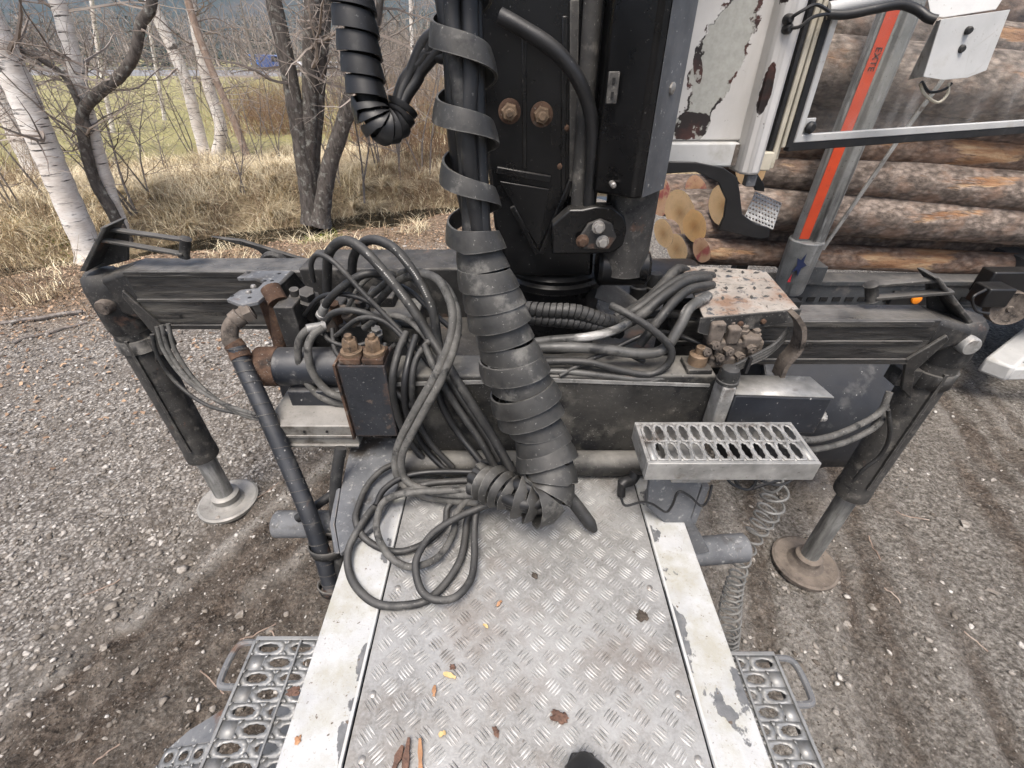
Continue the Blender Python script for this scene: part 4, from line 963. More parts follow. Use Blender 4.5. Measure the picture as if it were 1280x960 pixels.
for k in range(3):
    mb = MB(); mb.lathe((b0.x+.07+k*.07, 1.058, 1.135), (0, -1, 0), [(.004, 0), (.004, .003)], 8); part('rivet', mb, 'hole_black', par=bxg)
# pillar with flange, then column
PX, PY = .145, 1.50
mb = MB(); mb.lathe((PX, PY, 1.2), (0, 0, 1), [(.19, 0), (.168, .03), (.158, .06), (.158, .255)], 40); pil = part('pillar', mb, 'black_paint')
mb = MB(); mb.lathe((PX, PY, 1.455), (0, 0, 1), [(.16, 0), (.176, .008), (.176, .028), (.165, .036), (.17, .05), (.16, .06)], 40); part('slew_flange', mb, 'black_paint', par=pil)
mb = MB(); mb.prism([(.285, 1.46, 1.37), (.30, 1.38, 1.36), (.315, 1.38, 1.30), (.29, 1.46, 1.29)], (.02, .01, 0)); part('pale_plug', mb, 'galv', .005, pil)
mb = MB()   # column shell: front plate narrows at the foot
mb.prism([(-.075, 1.32, 3.3), (.215, 1.32, 3.3), (.235, 1.32, 1.70), (.245, 1.32, 1.53), (-.01, 1.32, 1.53), (-.05, 1.32, 1.68), (-.075, 1.32, 1.95)], (0, .34, 0)); colm = part('column', mb, 'black_paint', .01)
def strip(x0, y0, x1, y1, Yp, w, d, name, mat='black_paint', par=colm, up=(0, 1, 0)):
    mb = MB(); mb.bar(W(x0, y0, Yp), W(x1, y1, Yp), d, w, up); return part(name, mb, mat, .002, par)
strip(621, 212, 688, 224, 1.312, .012, .016, 'rib'); strip(640, 258, 672, 316, 1.312, .016, .014, 'rib'); strip(714, 225, 676, 316, 1.312, .016, .014, 'rib')
strip(655, 45, 656, 210, 1.315, .006, .01, 'plate_seam', 'black_paint'); strip(718, 0, 716, 245, 1.312, .012, .02, 'plate_edge', 'leg_steel'); strip(706, 20, 704, 240, 1.315, .005, .012, 'plate_seam', 'black_paint')
mb = MB(); mb.prism([W(625, 226, 1.316), W(686, 236, 1.316), W(674, 312, 1.316), W(645, 262, 1.316)], (0, -.006, 0)); part('recess_panel', mb, 'black_paint', .002, colm)
for (x, y) in ((637, 139), (677, 143)):
    p = W(x, y, 1.318); mb = MB(); mb.lathe(p, (0, -1, 0), [(.028, 0), (.028, .006), (.02, .008), (.02, .012)], 20); nb = part('nut_washer', mb, 'rust', par=colm)
    mb = MB(); mb.lathe(p, (0, -1, 0), [(.0205, .01), (.0205, .026), (.017, .03)], 6); mb.lathe(p, (0, -1, 0), [(.010, .03), (.010, .042), (.008, .044)], 12); part('hex_nut', mb, 'brass', par=nb)
for (x, y) in ((708, 160), (700, 208)):
    mb = MB(); mb.lathe(W(x, y, 1.318), (0, -1, 0), [(.008, 0), (.008, .004), (.004, .007)], 10); part('rusty_rivet', mb, 'rust', par=colm)
# lug with three bolts at the column foot
lug = [(690, 282), (712, 262), (728, 262), (745, 258), (765, 258), (780, 270), (786, 288), (780, 306), (766, 316), (742, 318), (690, 318)]
mb = MB(); mb.prism([W(x, y, 1.235) for x, y in lug], (0, .045, 0)); lg = part('pivot_lug', mb, 'black_paint', .005)
mb = MB(); p = W(750, 291, 1.235); mb.prism([W(x, y, 1.2345) for x, y in [(723, 296), (735, 278), (750, 272), (764, 278), (770, 295), (760, 310), (728, 310)]], (0, -.012, 0)); part('keeper_plate', mb, 'dusty_black', .003, lg)
for (x, y, m) in ((748, 284, 'zinc_bolt'), (728, 301, 'rust'), (753, 302, 'zinc_bolt')):
    mb = MB(); mb.lathe(W(x, y, 1.222), (0, -1, 0), [(.0175, 0), (.0175, .003), (.0135, .004)], 14); mb.lathe(W(x, y, 1.222), (0, -1, 0), [(.0135, .003), (.0135, .014), (.011, .017)], 6); part('bolt', mb, m, par=lg)
# lift cylinder: casing, barrel, rod
mb = MB(); sec = [(.205, 1.225), (.292, 1.165), (.312, 1.168), (.385, 1.25), (.385, 1.42), (.205, 1.42)]
mb.prism([(x, y, 1.795) for x, y in sec], (0, 0, 1.6)); cas = part('cylinder_casing', mb, 'black_paint', .008)
mb = MB(); mb.prism([(.3135, 1.1655, 1.80), (.3865, 1.2475, 1.80), (.3865, 1.2475, 3.39), (.3135, 1.1655, 3.39)], (.0018, -.0018, 0)); part('pale_side', mb, 'casing_pale', par=cas)  # right face of the casing overlaid in a paler grey than the rest
for (x, y, Yp) in ((767, 232, 1.205), (808, 232, 1.21)):
    mb = MB(); mb.lathe(W(x, y, Yp-.03), (0, -1, 0), [(.007, -.05), (.007, .0), (.004, .003)], 10); part('rivet', mb, 'zinc_bolt', par=cas)
mb = MB(); p = V((.352, 1.204, 2.02)); mb.lathe(p, (.74, -.66, 0), [(.012, 0), (.012, .004), (.006, .007)], 8); part('rivet', mb, 'zinc_bolt', par=cas)
mb = MB(); mb.cyl((.325, 1.30, 1.56), (.325, 1.30, 1.81), .068, n=28); part('cylinder_barrel', mb, 'leg_steel', par=cas)
mb = MB(); mb.lathe((.25, 1.30, 1.57), (1, 0, 0), [(.045, 0), (.055, .01), (.055, .14), (.045, .15)], 28); part('cylinder_eye', mb, 'black_paint', par=cas)
mb = MB(); mb.cyl((.18, 1.29, 1.7), (.165, 1.29, 3.2), .021, n=16); part('column_pipe', mb, 'leg_steel')
pb = W(766, 110, 1.19); mb = MB(); mb.bb(pb.x-.012, pb.x+.012, 1.188, 1.196, pb.z-.03, pb.z+.03); br = part('slotted_bracket', mb, 'dusty_black', .002)
for dz in (-.013, .013):
    mb = MB(); mb.bb(pb.x-.003, pb.x+.003, 1.1865, 1.1885, pb.z+dz-.006, pb.z+dz+.006); part('slot', mb, 'hole_black', par=br)
# outrigger beams
def outrigger(sgn, y0, y1, z0, z1, x_in, x_out, legx, legy, rt, rr, tube_bot, foot_r, fingers, lab):
    b = thing('tmp', None, None, (0, 0, 0)); bpy.data.objects.remove(b)
    mb = MB(); mb.bb(min(x_in, x_out), max(x_in, x_out), y0, y1, z0, z1); bm_ = part('stabiliser_beam', mb, 'grease', .006); bm_['label'] = lab
    for (zz_, h) in ((z0+.012, .02), (z0+(z1-z0)*.52, .012), (z1-.012, .02)):      # flange lips on the front face
        mb = MB(); mb.bb(min(x_in, x_out)+.002, max(x_in, x_out)-.03, y0-.008, y0-.0005, zz_-h/2, zz_+h/2); part('beam_lip', mb, 'grease', .002, bm_)
    hd = bm_
    zt = z1+.02
    # head casting round the leg
    mb = MB(); mb.lathe((legx, legy, z0-.03), (0, 0, 1), [(rt*1.02, 0), (rt*1.1, .03), (rt*1.12, z1-z0-.06), (rt*1.0, z1-z0-.015), (rt*.7, z1-z0+.005)], 28); part('leg_head', mb, 'dusty_black', par=hd)
    xh = legx-sgn*.02; mb = MB(); mb.prism([(xh, y0+.0, z0+.07), (xh, y0+.0, z1-.035), (x_out-sgn*.02, y0+.0, z1+.006), (x_out+sgn*.0, y0+.0, z0+.02)], (0, (y1-y0)-.0, 0)); part('head_block', mb, 'dusty_black', .02, hd)
    mb = MB(); q = V((legx-sgn*.02, legy-rt*1.15, z0+(z1-z0)*.45)); mb.lathe(q, (0, -1, 0), [(.03, -.03), (.03, .012), (.026, .018), (.0, .019)], 18); part('pivot_pin', mb, 'galv' if sgn > 0 else 'rust_brown', par=hd)
    # leg
    mb = MB(); mb.lathe((legx, legy, tube_bot), (0, 0, 1), [(rt*.8, 0), (rt*1.04, .004), (rt*1.04, .05), (rt, .055), (rt, z0-tube_bot+.05)], 32); leg = part('stabiliser_leg', mb, 'leg_steel')
    mb = MB(); mb.cyl((legx, legy, .06), (legx, legy, tube_bot+.02), rr, n=24); part('leg_rod', mb, 'stake_alu', par=leg)
    mb = MB(); mb.bar((legx-sgn*rt*.2, legy-rt*1.02, z0-.05), (legx-sgn*rt*.2, legy-rt*1.02, tube_bot+.1), .012, .012); part('leg_pipe', mb, 'leg_steel', par=leg)
    cl = z0-.09; mb = MB(); mb.lathe((legx, legy, cl-.03), (0, 0, 1), [(rt*1.1, 0), (rt*1.12, .002), (rt*1.12, .058), (rt*1.1, .06)], 28); mb.bb(legx-sgn*(rt+.07) if sgn > 0 else legx+rt, legx-rt if sgn > 0 else legx+rt+.07, legy-rt*.6, legy+.02, cl-.028, cl+.035); part('leg_clamp', mb, 'leg_steel', .004, leg)
    mb = MB(); mb.prism([(legx-sgn*(rt-.01), legy-.05, cl-.08), (legx-sgn*(rt+.05), legy-.05, cl-.03), (x_out-sgn*.05, y0-.012, z0+.02), (x_out+sgn*.03, y0-.012, z0+(z1-z0)*.7), (x_out+sgn*.045, y0-.012, z0+(z1-z0)*.6), (x_out-sgn*.0, y0-.012, z0-.02)], (0, .012, 0)); part('brace_bracket', mb, 'leg_steel', .003, leg)
    # foot
    mb = MB(); mb.lathe((legx, legy, .0), (0, 0, 1), [(foot_r*.92, 0), (foot_r, .012), (foot_r, .03), (foot_r*.93, .036), (foot_r*.8, .028), (foot_r*.55, .03), (foot_r*.42, .05), (rr*1.5, .055), (rr*1.5, .085), (rr*1.15, .095)], 40); part('foot_pad', mb, 'box_grey' if sgn < 0 else 'rust_brown', par=leg)
    # latch frame: sloping end plate and two fingers ending in a roller
    f = fingers
    mb = MB(); mb.prism(f['plate'], f['pt']); part('latch_plate', mb, 'leg_steel', .005, hd)
    for a, c in f['bars']: mb = MB(); mb.bar(a, c, .03, .011); part('latch_finger', mb, 'leg_steel', .003, hd)
    mb = MB(); a, c = f['roller']; mb.lathe(a, (c-a), [(.014, 0), (.021, .004), (.018, .01), (.018, (c-a).length-.01), (.021, (c-a).length-.004), (.014, (c-a).length)], 18); part('latch_roller', mb, 'dusty_black', par=hd)
    mb = MB(); mb.prism(f['web'], f['wt']); part('latch_web', mb, 'leg_steel', .004, hd)
lf = dict(plate=[W(98, 340, 1.64), W(127, 283, 1.64), W(134, 283, 1.64), W(108, 340, 1.64)], pt=(0, .10, 0),
          bars=[(W(128, 285, 1.68), W(232, 300, 1.70)), (W(120, 298, 1.66), W(230, 318, 1.68))], roller=(W(230, 322, 1.69), W(232, 297, 1.69)),
          web=[W(104, 340, 1.72), W(130, 286, 1.72), W(160, 290, 1.72), W(160, 326, 1.72)], wt=(0, .012, 0))
outrigger(-1, 1.64, 1.77, 1.165, 1.415, -.15, -1.46, -1.60, 1.70, .072, .047, .38, .155, lf, 'black stabiliser beam reaching towards the birches')
rf = dict(plate=[W(1168, 347, 1.27), W(1176, 347, 1.27), W(1219, 404, 1.27), W(1210, 406, 1.27)], pt=(0, .08, 0),
          bars=[(W(1174, 349, 1.29), W(1090, 356, 1.32)), (W(1190, 364, 1.28), W(1092, 372, 1.31))], roller=(W(1090, 376, 1.315), W(1089, 354, 1.315)),
          web=[W(1158, 354, 1.345), W(1172, 353, 1.345), W(1206, 402, 1.345), W(1160, 392, 1.345)], wt=(0, .010, 0))
outrigger(1, 1.24, 1.345, 1.265, 1.425, .5, 1.31, 1.455, 1.315, .065, .04, .545, .15, rf, 'grey greasy stabiliser beam reaching towards the log load')
# outer beam box round the left beam, strut plate behind
mb = MB(); mb.bb(-.78, .2, 1.60, 1.80, 1.14, 1.44); mb2 = part('beam_housing', mb, 'dusty_black', .008)
mb = MB(); mb.prism([W(262, 296, 2.0), W(300, 300, 2.0), W(392, 328, 1.95), W(392, 352, 1.95), W(350, 338, 1.95), W(320, 312, 2.0)], (0, .02, 0)); part('strut_plate', mb, 'dusty_black', .004)
mb = MB(); mb.lathe(W(345, 330, 1.9), (0, -1, 0), [(.06, 0), (.06, .02), (.05, .03)], 24); part('strut_boss', mb, 'dusty_black', .002)
# bracket plate with holes over the left valve
br = [W(283, 376, 1.30), W(300, 357, 1.42), W(312, 338, 1.55), W(362, 338, 1.55), W(345, 362, 1.36), W(318, 378, 1.30), W(300, 381, 1.28)]
zt = sum(p.z for p in br)/len(br)
br = [G(x, y, 1.475) for x, y in [(283, 374), (300, 362), (322, 360), (330, 352), (318, 347), (296, 347), (310, 338), (364, 338), (342, 360), (322, 377), (302, 381)]]
mb = MB(); mb.prism(br, (0, 0, -.012)); bp = part('bracket_plate', mb, 'gusset', .002)
mb = MB(); mb.prism([G(364, 338, 1.474), G(342, 360, 1.474), G(352, 385, 1.36), G(392, 372, 1.34)], (.008, .004, -.006)); part('bracket_flange', mb, 'dusty_black', .002, bp)
for (x, y) in ((290, 370), (312, 372), (311, 341), (349, 342), (303, 349), (331, 351), (340, 351)):
    mb = MB(); mb.lathe(G(x, y, 1.4752), (0, 0, 1), [(.006, 0), (.006, .0006)], 10); part('bolt_hole', mb, 'hole_black', par=bp)
for (x, y) in ((317, 359), (311, 366)):
    mb = MB(); mb.lathe(G(x, y, 1.475), (0, 0, 1), [(.009, 0), (.009, .004), (.006, .008)], 8); part('bolt', mb, 'zinc_bolt', par=bp)
mb = MB(); mb.bb(-.72, -.66, 1.25, 1.32, 1.18, 1.462); part('bracket_post', mb, 'dusty_black', .004, bp)
# left valve cluster
def cluster(name, spots, mat, lab=None):
    root = None
    for (x, y, Yp, sx, sy, sz, m) in spots:
        c = W(x, y, Yp); mb = MB(); mb.box(c, (sx, sy, sz)); o = part(name if root is None else 'valve_section', mb, m or mat, .006, root)
        if root is None: root = o
    return root
vl = cluster('valve_block', [(395, 402, 1.42, .20, .16, .12, None), (370, 398, 1.36, .05, .05, .07, 'dusty_black'), (412, 398, 1.36, .06, .06, .08, 'rust_brown'), (455, 410, 1.40, .12, .14, .10, 'dusty_black'), (500, 400, 1.45, .16, .15, .10, 'grime'), (480, 380, 1.5, .10, .1, .1, 'dusty_black'), (350, 400, 1.4, .05, .1, .18, 'rust')], 'dusty_black')
for (x, y, r, L, m) in ((372, 378, .018, .05, 'leg_steel'), (404, 398, .016, .05, 'galv'), (420, 392, .02, .05, 'rust'), (455, 392, .022, .05, 'dusty_black'), (362, 405, .022, .06, 'leg_steel'), (388, 380, .03, .06, 'dusty_black'), (440, 400, .018, .06, 'rust_brown'), (470, 420, .02, .04, 'galv')):
    mb = MB(); p = W(x, y, 1.34); mb.lathe(p, (rs.uniform(-.3, .3), rs.uniform(-.6, -.1), 1), [(r, -.06), (r, 0), (r*1.2, .003), (r*1.2, L*.5), (r*.8, L*.55), (r*.8, L)], 6 if r > .019 else 14); part('fitting', mb, m, .001, vl)
for (x0, y0, x1, y1, r) in ((343, 372, 352, 442, .022), (338, 360, 348, 378, .03)):
    mb = MB(); mb.cyl(W(x0, y0, 1.33), W(x1, y1, 1.30), r, n=16); part('standpipe', mb, 'rust', par=vl)
# right valve: casting, guard plate, bracket
vr = cluster('valve_block', [(914, 430, 1.14, .13, .10, .075, None), (893, 412, 1.11, .04, .05, .06, None), (914, 416, 1.11, .034, .05, .05, None), (936, 424, 1.11, .05, .05, .035, None), (908, 447, 1.11, .12, .06, .035, None)], 'rust_brown')
for (x, y) in ((895, 432), (912, 440), (926, 447), (940, 437), (900, 448), (884, 440)):
    mb = MB(); p = W(x, y, 1.075); mb.lathe(p, (rs.uniform(-.2, .2), -1, rs.uniform(0, .3)), [(.013, -.03), (.013, .004), (.008, .005), (.008, .008), (.003, .008), (.003, .002)], 6); part('port_plug', mb, 'rust_brown', par=vr)
for (x, y) in ((893, 400), (914, 405), (930, 410), (945, 415)):
    mb = MB(); p = W(x, y, 1.12); mb.lathe(p, (0, 0, 1), [(.017, -.03), (.017, -.004), (.012, -.002), (.012, .008), (.006, .012)], 6); part('valve_cap', mb, 'rust_brown', par=vr)
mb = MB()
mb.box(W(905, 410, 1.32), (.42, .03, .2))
part('dark_backing', mb, 'hole_black', par=vr)  # near-black slab filling the space behind the valve block
gp = [G(878, 398, 1.50), G(852, 333, 1.50), G(960, 337, 1.50), G(999, 388, 1.50)]
zg = 1.505; gp = [G(880, 397, zg), G(851, 331, zg), G(957, 338, zg), G(999, 386, zg)]
mb = MB(); mb.prism(gp, (0, 0, -.006)); gd = part('tread_guard', mb, 'pale_guard', .002)
mb = MB(); mb.prism([gp[0]+V((-.012, -.007, .001)), gp[3]+V((.004, -.007, .001)), gp[3]+V((.0, -.012, -.035)), gp[0]+V((.02, -.012, -.05)), gp[0]+V((-.012, -.012, -.04))], (0, .006, 0)); part('guard_lip', mb, 'dusty_black', .001, gd)
ex = (gp[3]-gp[0]); ey = (gp[1]-gp[0])
for i in range(6):
    for j in range(5):
        c = gp[0]+(gp[3]-gp[0]).lerp(gp[2]-gp[1], (j+.5)/5)*((i+.5+(.35 if j % 2 else 0))/6.4)+ey*((j+.5)/5)
        mb = MB(); a = V((.014, .004, 0)) if (i+j) % 2 else V((.006, .014, 0)); w = V((-a.y, a.x, 0))*.35
        mb.add([c+a+V((0, 0, .0008)), c+w+V((0, 0, .0035)), c-a+V((0, 0, .0008)), c-w+V((0, 0, .0008))], [(0, 1, 2, 3)]); part('tread_tab', mb, 'dusty_black' if (i*3+j) % 3 else 'pale_guard', par=gd)
for k in (.38, .62, .1, .22):
    mb = MB(); p = gp[0].lerp(gp[3], k)+V((0, -.012, -.022)); mb.lathe(p, (0, -1, 0), [(.008, 0), (.008, .004), (.005, .008)], 8); part('bolt', mb, 'rust' if k > .3 else 'hole_black', par=gd)
bpts = spline([W(992, 392, 1.08), W(1000, 408, 1.08), W(996, 432, 1.08), W(980, 452, 1.08), W(972, 470, 1.08)], 6)
mb = MB()
for a, b in zip(bpts, bpts[1:]): mb.bar(a, b+(b-a)*.08, .012, .048, (0, -1, 0))
part('guard_arm', mb, 'rust_brown', par=gd)
# cap screws on the cross beam and the small box at its end
for (x, y, r, m) in ((866, 463, .022, 'dusty_black'),):
    p = W(x, y+8, 1.09); p.z = 1.353; mb = MB(); mb.bb(p.x-.035, p.x+.035, 1.055, 1.125, 1.353, 1.368); part('nut_plate', mb, 'dusty_black', .003)
    mb = MB(); mb.lathe((p.x, 1.09, 1.368), (0, 0, 1), [(.026, 0), (.026, .03), (.02, .034), (.02, .034)], 14); mb.lathe((p.x, 1.09, 1.402), (0, 0, 1), [(.013, 0), (.013, .02), (.010, .022)], 12); part('stud_nut', mb, 'brass')
pp = W(900, 520, .98); mb = MB(); mb.bb(pp.x-.018, pp.x+.018, .975, 1.035, 1.2, 1.365); po = part('step_post', mb, 'galv', .006)
mb = MB(); mb.lathe((pp.x, 1.005, 1.366), (0, 0, 1), [(.03, 0), (.03, .008), (.027, .01), (.027, .03), (.022, .042), (.010, .048)], 20); part('rubber_cap', mb, 'rubber', par=po)
zb = 1.335; q = [G(925, 470, zb), G(1012, 472, zb), G(1042, 498, zb), G(918, 494, zb)]
mb = MB(); mb.add([*q, *[p+V((0, .0, -.13)) for p in q]], [(0, 1, 2, 3), (4, 7, 6, 5), (0, 4, 5, 1), (1, 5, 6, 2), (2, 6, 7, 3), (3, 7, 4, 0)]); eb = part('end_box', mb, 'cyl_blue', .006)
mb = MB(); mb.add([p+V((0, 0, .002)) for p in q], [(0, 1, 2, 3)]); o = part('box_lid', mb, 'galv', par=eb); solid(o, .004, 0)
mb = MB(); mb.hexbolt(W(1026, 520, 1.01), (.3, -1, 0), .012, .014); part('bolt', mb, 'galv', par=eb)
# grip step on its carrier
zs = 1.30; S = [G(793, 528, zs), G(985, 523, zs)]; xw = S[1].x-S[0].x; y_b = S[0].y; y_f = G(812, 580, zs).y
mb = MB(); nxh = 13; cw = (xw-.02)/nxh; ch = (y_b-y_f-.02)/2
perf(mb, (S[0].x+.01, y_b-.01, zs), (1, 0, 0), (0, -1, 0), nxh, 2, cw, ch, cw*.33, ch*.43, True, .1)
gs = part('grip_step', mb, 'galv', 0, recalc=False); solid(gs, .003, -1); gs['label'] = 'galvanised serrated grip step over the right gusset'
mb = MB(); x0, x1 = S[0].x, S[1].x
mb.bb(x0, x1, y_f-.001, y_f+.0095, zs-.055, zs+.002); mb.bb(x0, x1, y_b-.0095, y_b, zs-.055, zs+.002); mb.bb(x0, x0+.0095, y_f+.01, y_b-.01, zs-.055, zs+.002); mb.bb(x1-.0095, x1, y_f+.01, y_b-.01, zs-.055, zs+.002); part('step_rim', mb, 'galv', .002, gs)
mb = MB(); mb.bb(.40, .50, y_f+.02, y_b+.06, zs-.09, zs-.057); part('step_carrier', mb, 'galv', .004, gs)
# ------------------------------------------------------------------ crane cab
cab = thing('crane_cab', 'white crane cab corner with badly peeling paint and an open framed window', 'crane cab', (.6, 1.9, 1.78))
def cpart(name, mb, mat, bev=0, par=None, **k): return obj(name, mb, mt[mat], par or cab, bev, **k)
mb = MB(); mb.bb(.30, .700, 1.52, 2.5, 1.868, 3.4); cpart('cab_panel', mb, 'peel', .006)
mb = MB(); mb.bb(.30, .668, 1.50, 2.5, 1.80, 1.866); cpart('sill', mb, 'white_paint', .006)
mb = MB(); mb.bb(.655, .668, 1.497, 1.4995, 1.805, 1.862); cpart('sill_joint', mb, 'rust_brown')
mb = MB(); mb.prism([(.672, 1.50, 1.785), (.676, 1.478, 1.785), (.70, 1.462, 1.785), (.733, 1.468, 1.785), (.742, 1.50, 1.785), (.742, 1.56, 1.785), (.672, 1.56, 1.785)], (-.02, 0, 1.6)); cp_ = cpart('corner_post', mb, 'peel_post', .008)
mb = MB(); mb.bar((.757, 1.50, 1.84), (.735, 1.50, 3.4), .014, .02, (0, 1, 0)); cpart('door_seal', mb, 'rubber_new', .003)
mb = MB(); mb.bar((.772, 1.495, 1.80), (.75, 1.495, 3.4), .014, .016, (0, 1, 0)); cpart('jamb', mb, 'cream', .002)
mb = MB(); mb.bar((.788, 1.51, 1.82), (.765, 1.51, 3.4), .012, .010, (0, 1, 0)); cpart('jamb_edge', mb, 'cream', .002)
mb = MB(); mb.box((.74, 1.49, 1.82), (.05, .03, .05)); cpart('hinge', mb, 'cream', .004)
mb = MB(); mb.box((.725, 1.50, 1.765), (.03, .03, .035)); cpart('hinge_bolt', mb, 'gusset', .004)
# black step bracket and expanded metal tread
Yb = 1.46
mb = MB(); mb.prism([W(x, y, Yb) for x, y in [(822, 202), (870, 203), (905, 210), (922, 222), (925, 240), (928, 268), (945, 280), (962, 285), (962, 297), (950, 299), (898, 287), (905, 272), (908, 250), (898, 228), (870, 215), (822, 218)]], (0, .012, 0)); sb = cpart('step_bracket', mb, 'plastic_black', .002)
mb = MB(); mb.prism([W(x, y, 1.62) for x, y in [(930, 212), (944, 212), (955, 230), (956, 240), (944, 238), (940, 222)]], (0, .012, 0)); cpart('step_bracket_rear', mb, 'plastic_black', .002, sb)
t0, t1, t3 = W(930, 272, 1.47), W(962, 286, 1.40), W(944, 240, 1.66)
ea = (W(966, 287, 1.47)-t0); eb = (t3-t0); mb = MB(); perf(mb, t0, ea.normalized(), eb.normalized(), 9, 7, ea.length/9, eb.length/7, ea.length/9*.36, eb.length/7*.30, True, 0, 8); o = cpart('mesh_tread', mb, 'galv', 0, sb, recalc=False); solid(o, .004, 0)
# hinged window: rubber edge, white frame, glass, latch
w0 = V((.805, 1.50, 1.855)); wd = V((1.0, .34, 0)).normalized(); wn_ = V((wd.y, -wd.x, 0)); up = V((-.02, 0, 1)).normalized(); WL, WH = 1.25, 1.1
win = thing('door_window', 'dusty hinged window with white frame and black rubber edge swung open', 'window', tuple(w0))
def wbar(name, a, b, w, h, mat, off=0, par=win):
    mb = MB(); mb.bar(a+wn_*off, b+wn_*off, h, w, wn_); return obj(name, mb, mt[mat], par, .002)
A = w0; B = w0+wd*WL; C = B+up*WH; D = A+up*WH
ins = .022
wbar('rubber_edge', A, B, .02, .022, 'rubber_new'); wbar('rubber_edge', A-wd*.0, D, .02, .022, 'rubber_new'); wbar('rubber_edge', B, C, .02, .022, 'rubber_new'); wbar('rubber_edge', D, C, .02, .022, 'rubber_new')
wbar('frame', A+up*ins+wd*.012, B+up*ins, .017, .02, 'white_paint', .004); wbar('frame', A+wd*ins+up*.012, D+wd*ins, .017, .02, 'white_paint', .004); wbar('frame', B-wd*ins, C-wd*ins, .017, .02, 'white_paint', .004); wbar('frame', A+up*(WH-ins), B+up*(WH-ins), .017, .02, 'white_paint', .004)
wbar('outer_bead', A-wd*.014, D-wd*.014, .006, .018, 'cream', .002)
mb = MB(); q = [A+up*.03+wd*.03, B+up*.03-wd*.03, C-up*.03-wd*.03, D-up*.03+wd*.03]; mb.add(q, [(0, 1, 2, 3)]); g = obj('glass', mb, mt['glass'], win, smooth=False)
mb = MB(); kp = A+wd*.05+up*.05+wn_*.012; mb.lathe(kp, wn_, [(.012, -.004), (.016, 0), (.016, .008), (.010, .014)], 16); obj('latch_knob', mb, mt['rubber_new'], win)
mb = MB(); mb.box(kp-wn_*.01, (.05, .006, .045), Matrix((wd, wn_, up)).transposed()); obj('latch_plate', mb, mt['white_paint'], win, .002)
# sheet metal lamp mount on the window and its cables
lm = thing('lamp_mount', 'folded white sheet metal mount with two bolts fixed before the window', 'mount', tuple(W(1190, 60, 1.42)))
YM = 1.40
q = [W(1177, 24, YM), W(1263, 12, YM+.05), W(1233, 88, YM+.05), W(1210, 97, YM+.02), W(1180, 100, YM), W(1154, 96, YM)]
mb = MB(); mb.prism(q, (0, .004, 0)); pl_ = obj('plate', mb, mt['white_paint'], lm, .001)
mb = MB(); mb.prism([W(1172, 26, YM+.004), W(1177, 24, YM+.001), W(1154, 96, YM+.001), W(1136, 100, YM+.07)], (0, .004, 0)); obj('fold', mb, mt['galv'], lm, .001)
mb = MB(); mb.prism([W(1158, -12, YM+.05), W(1262, -14, YM+.05), W(1245, 12, YM+.04), W(1180, 22, YM+.012), W(1164, 20, YM+.012)], (0, .004, 0)); obj('upper_plate', mb, mt['white_paint'], lm, .001)
for (x, y) in ((1211, 38), (1202, 61)):
    mb = MB(); mb.lathe(W(x, y, YM+.018), (0, -1, 0), [(.009, -.01), (.009, .002), (.006, .007)], 12); obj('bolt', mb, mt['rubber'], lm)
mb = MB(); mb.tube(spline([W(1150, 104, YM+.03), W(1156, 118, YM+.03), W(1172, 128, YM+.03), W(1184, 118, YM+.03), W(1186, 104, YM+.03)], 6), .0035, 6); obj('wire_loop', mb, mt['cream'], lm)
mb = MB(); mb.tube(spline([W(1152, 102, YM+.03), W(1162, 115, YM+.03), W(1180, 112, YM+.03), W(1190, 104, YM+.03)], 6), .0035, 6); obj('wire_loop', mb, mt['rubber_new'], lm)
mb = MB(); mb.tube(spline([W(1035, 18, 1.47), W(1060, 18, 1.46), W(1095, 11, 1.45), W(1125, 6, 1.45), W(1146, 12, 1.44), W(1160, 22, 1.42), W(1170, 25, 1.41)], 6), .0105, 10); obj('cable_sheath', mb, mt['rubber_new'], lm)
for k, pts in enumerate(([(986, 24, 1.455), (1000, 15, 1.44), (1018, 6, 1.44), (1030, 10, 1.46), (1040, 18, 1.465)], [(985, 36, 1.455), (1000, 33, 1.44), (1015, 22, 1.44), (1030, 18, 1.46), (1040, 19, 1.465)])):
    mb = MB(); mb.tube(spline([W(*p) for p in pts], 6), .004, 6); obj('cable', mb, mt['rubber_new'], lm)
    mb = MB(); mb.lathe(W(pts[0][0], pts[0][1], 1.46), (0, -1, 0), [(.012, -.01), (.012, .004), (.006, .012)], 12); obj('grommet', mb, mt['rubber_new'], lm)
mb = MB(); mb.cyl(W(1034, 12, 1.49), W(1120, -6, 1.50), .016, n=14); obj('white_arm', mb, mt['white_paint'], lm)
# ------------------------------------------------------------------ log trailer
TY = 3.05
trl = thing('log_trailer', 'dark grey log trailer frame under the load of spruce logs', 'trailer', (3.2, 3.4, 0))
def tpart(name, mb, mat, bev=.004, par=None): return obj(name, mb, mt[mat], par or trl, bev)
def tp(x, y, Yp): return W(x, y, Yp)
z0 = W(1040, 384, TY-.25).z; z1 = W(1040, 352, TY-.25).z
mb = MB(); mb.bb(1.45, 9.0, TY-.25, TY-.10, z0, z1); fr = tpart('frame_rail', mb, 'trailer', .006)
mb = MB(); mb.bb(1.45, 9.0, TY+.75, TY+.9, z0, z1); tpart('frame_rail', mb, 'trailer', .006)
mb = MB(); mb.bb(1.45, 9.0, TY-.262, TY-.251, z1-.025, z1+.004); mb.bb(1.45, 9.0, TY-.262, TY-.251, z0-.004, z0+.02); tpart('rail_flange', mb, 'trailer', .003, fr)
for k in range(22):
    mb = MB(); x = 1.62+k*.085; mb.bb(x, x+.05, TY-.256, TY-.2505, z0+.045, z0+.075); tpart('rail_slot', mb, 'hole_black', 0, fr)
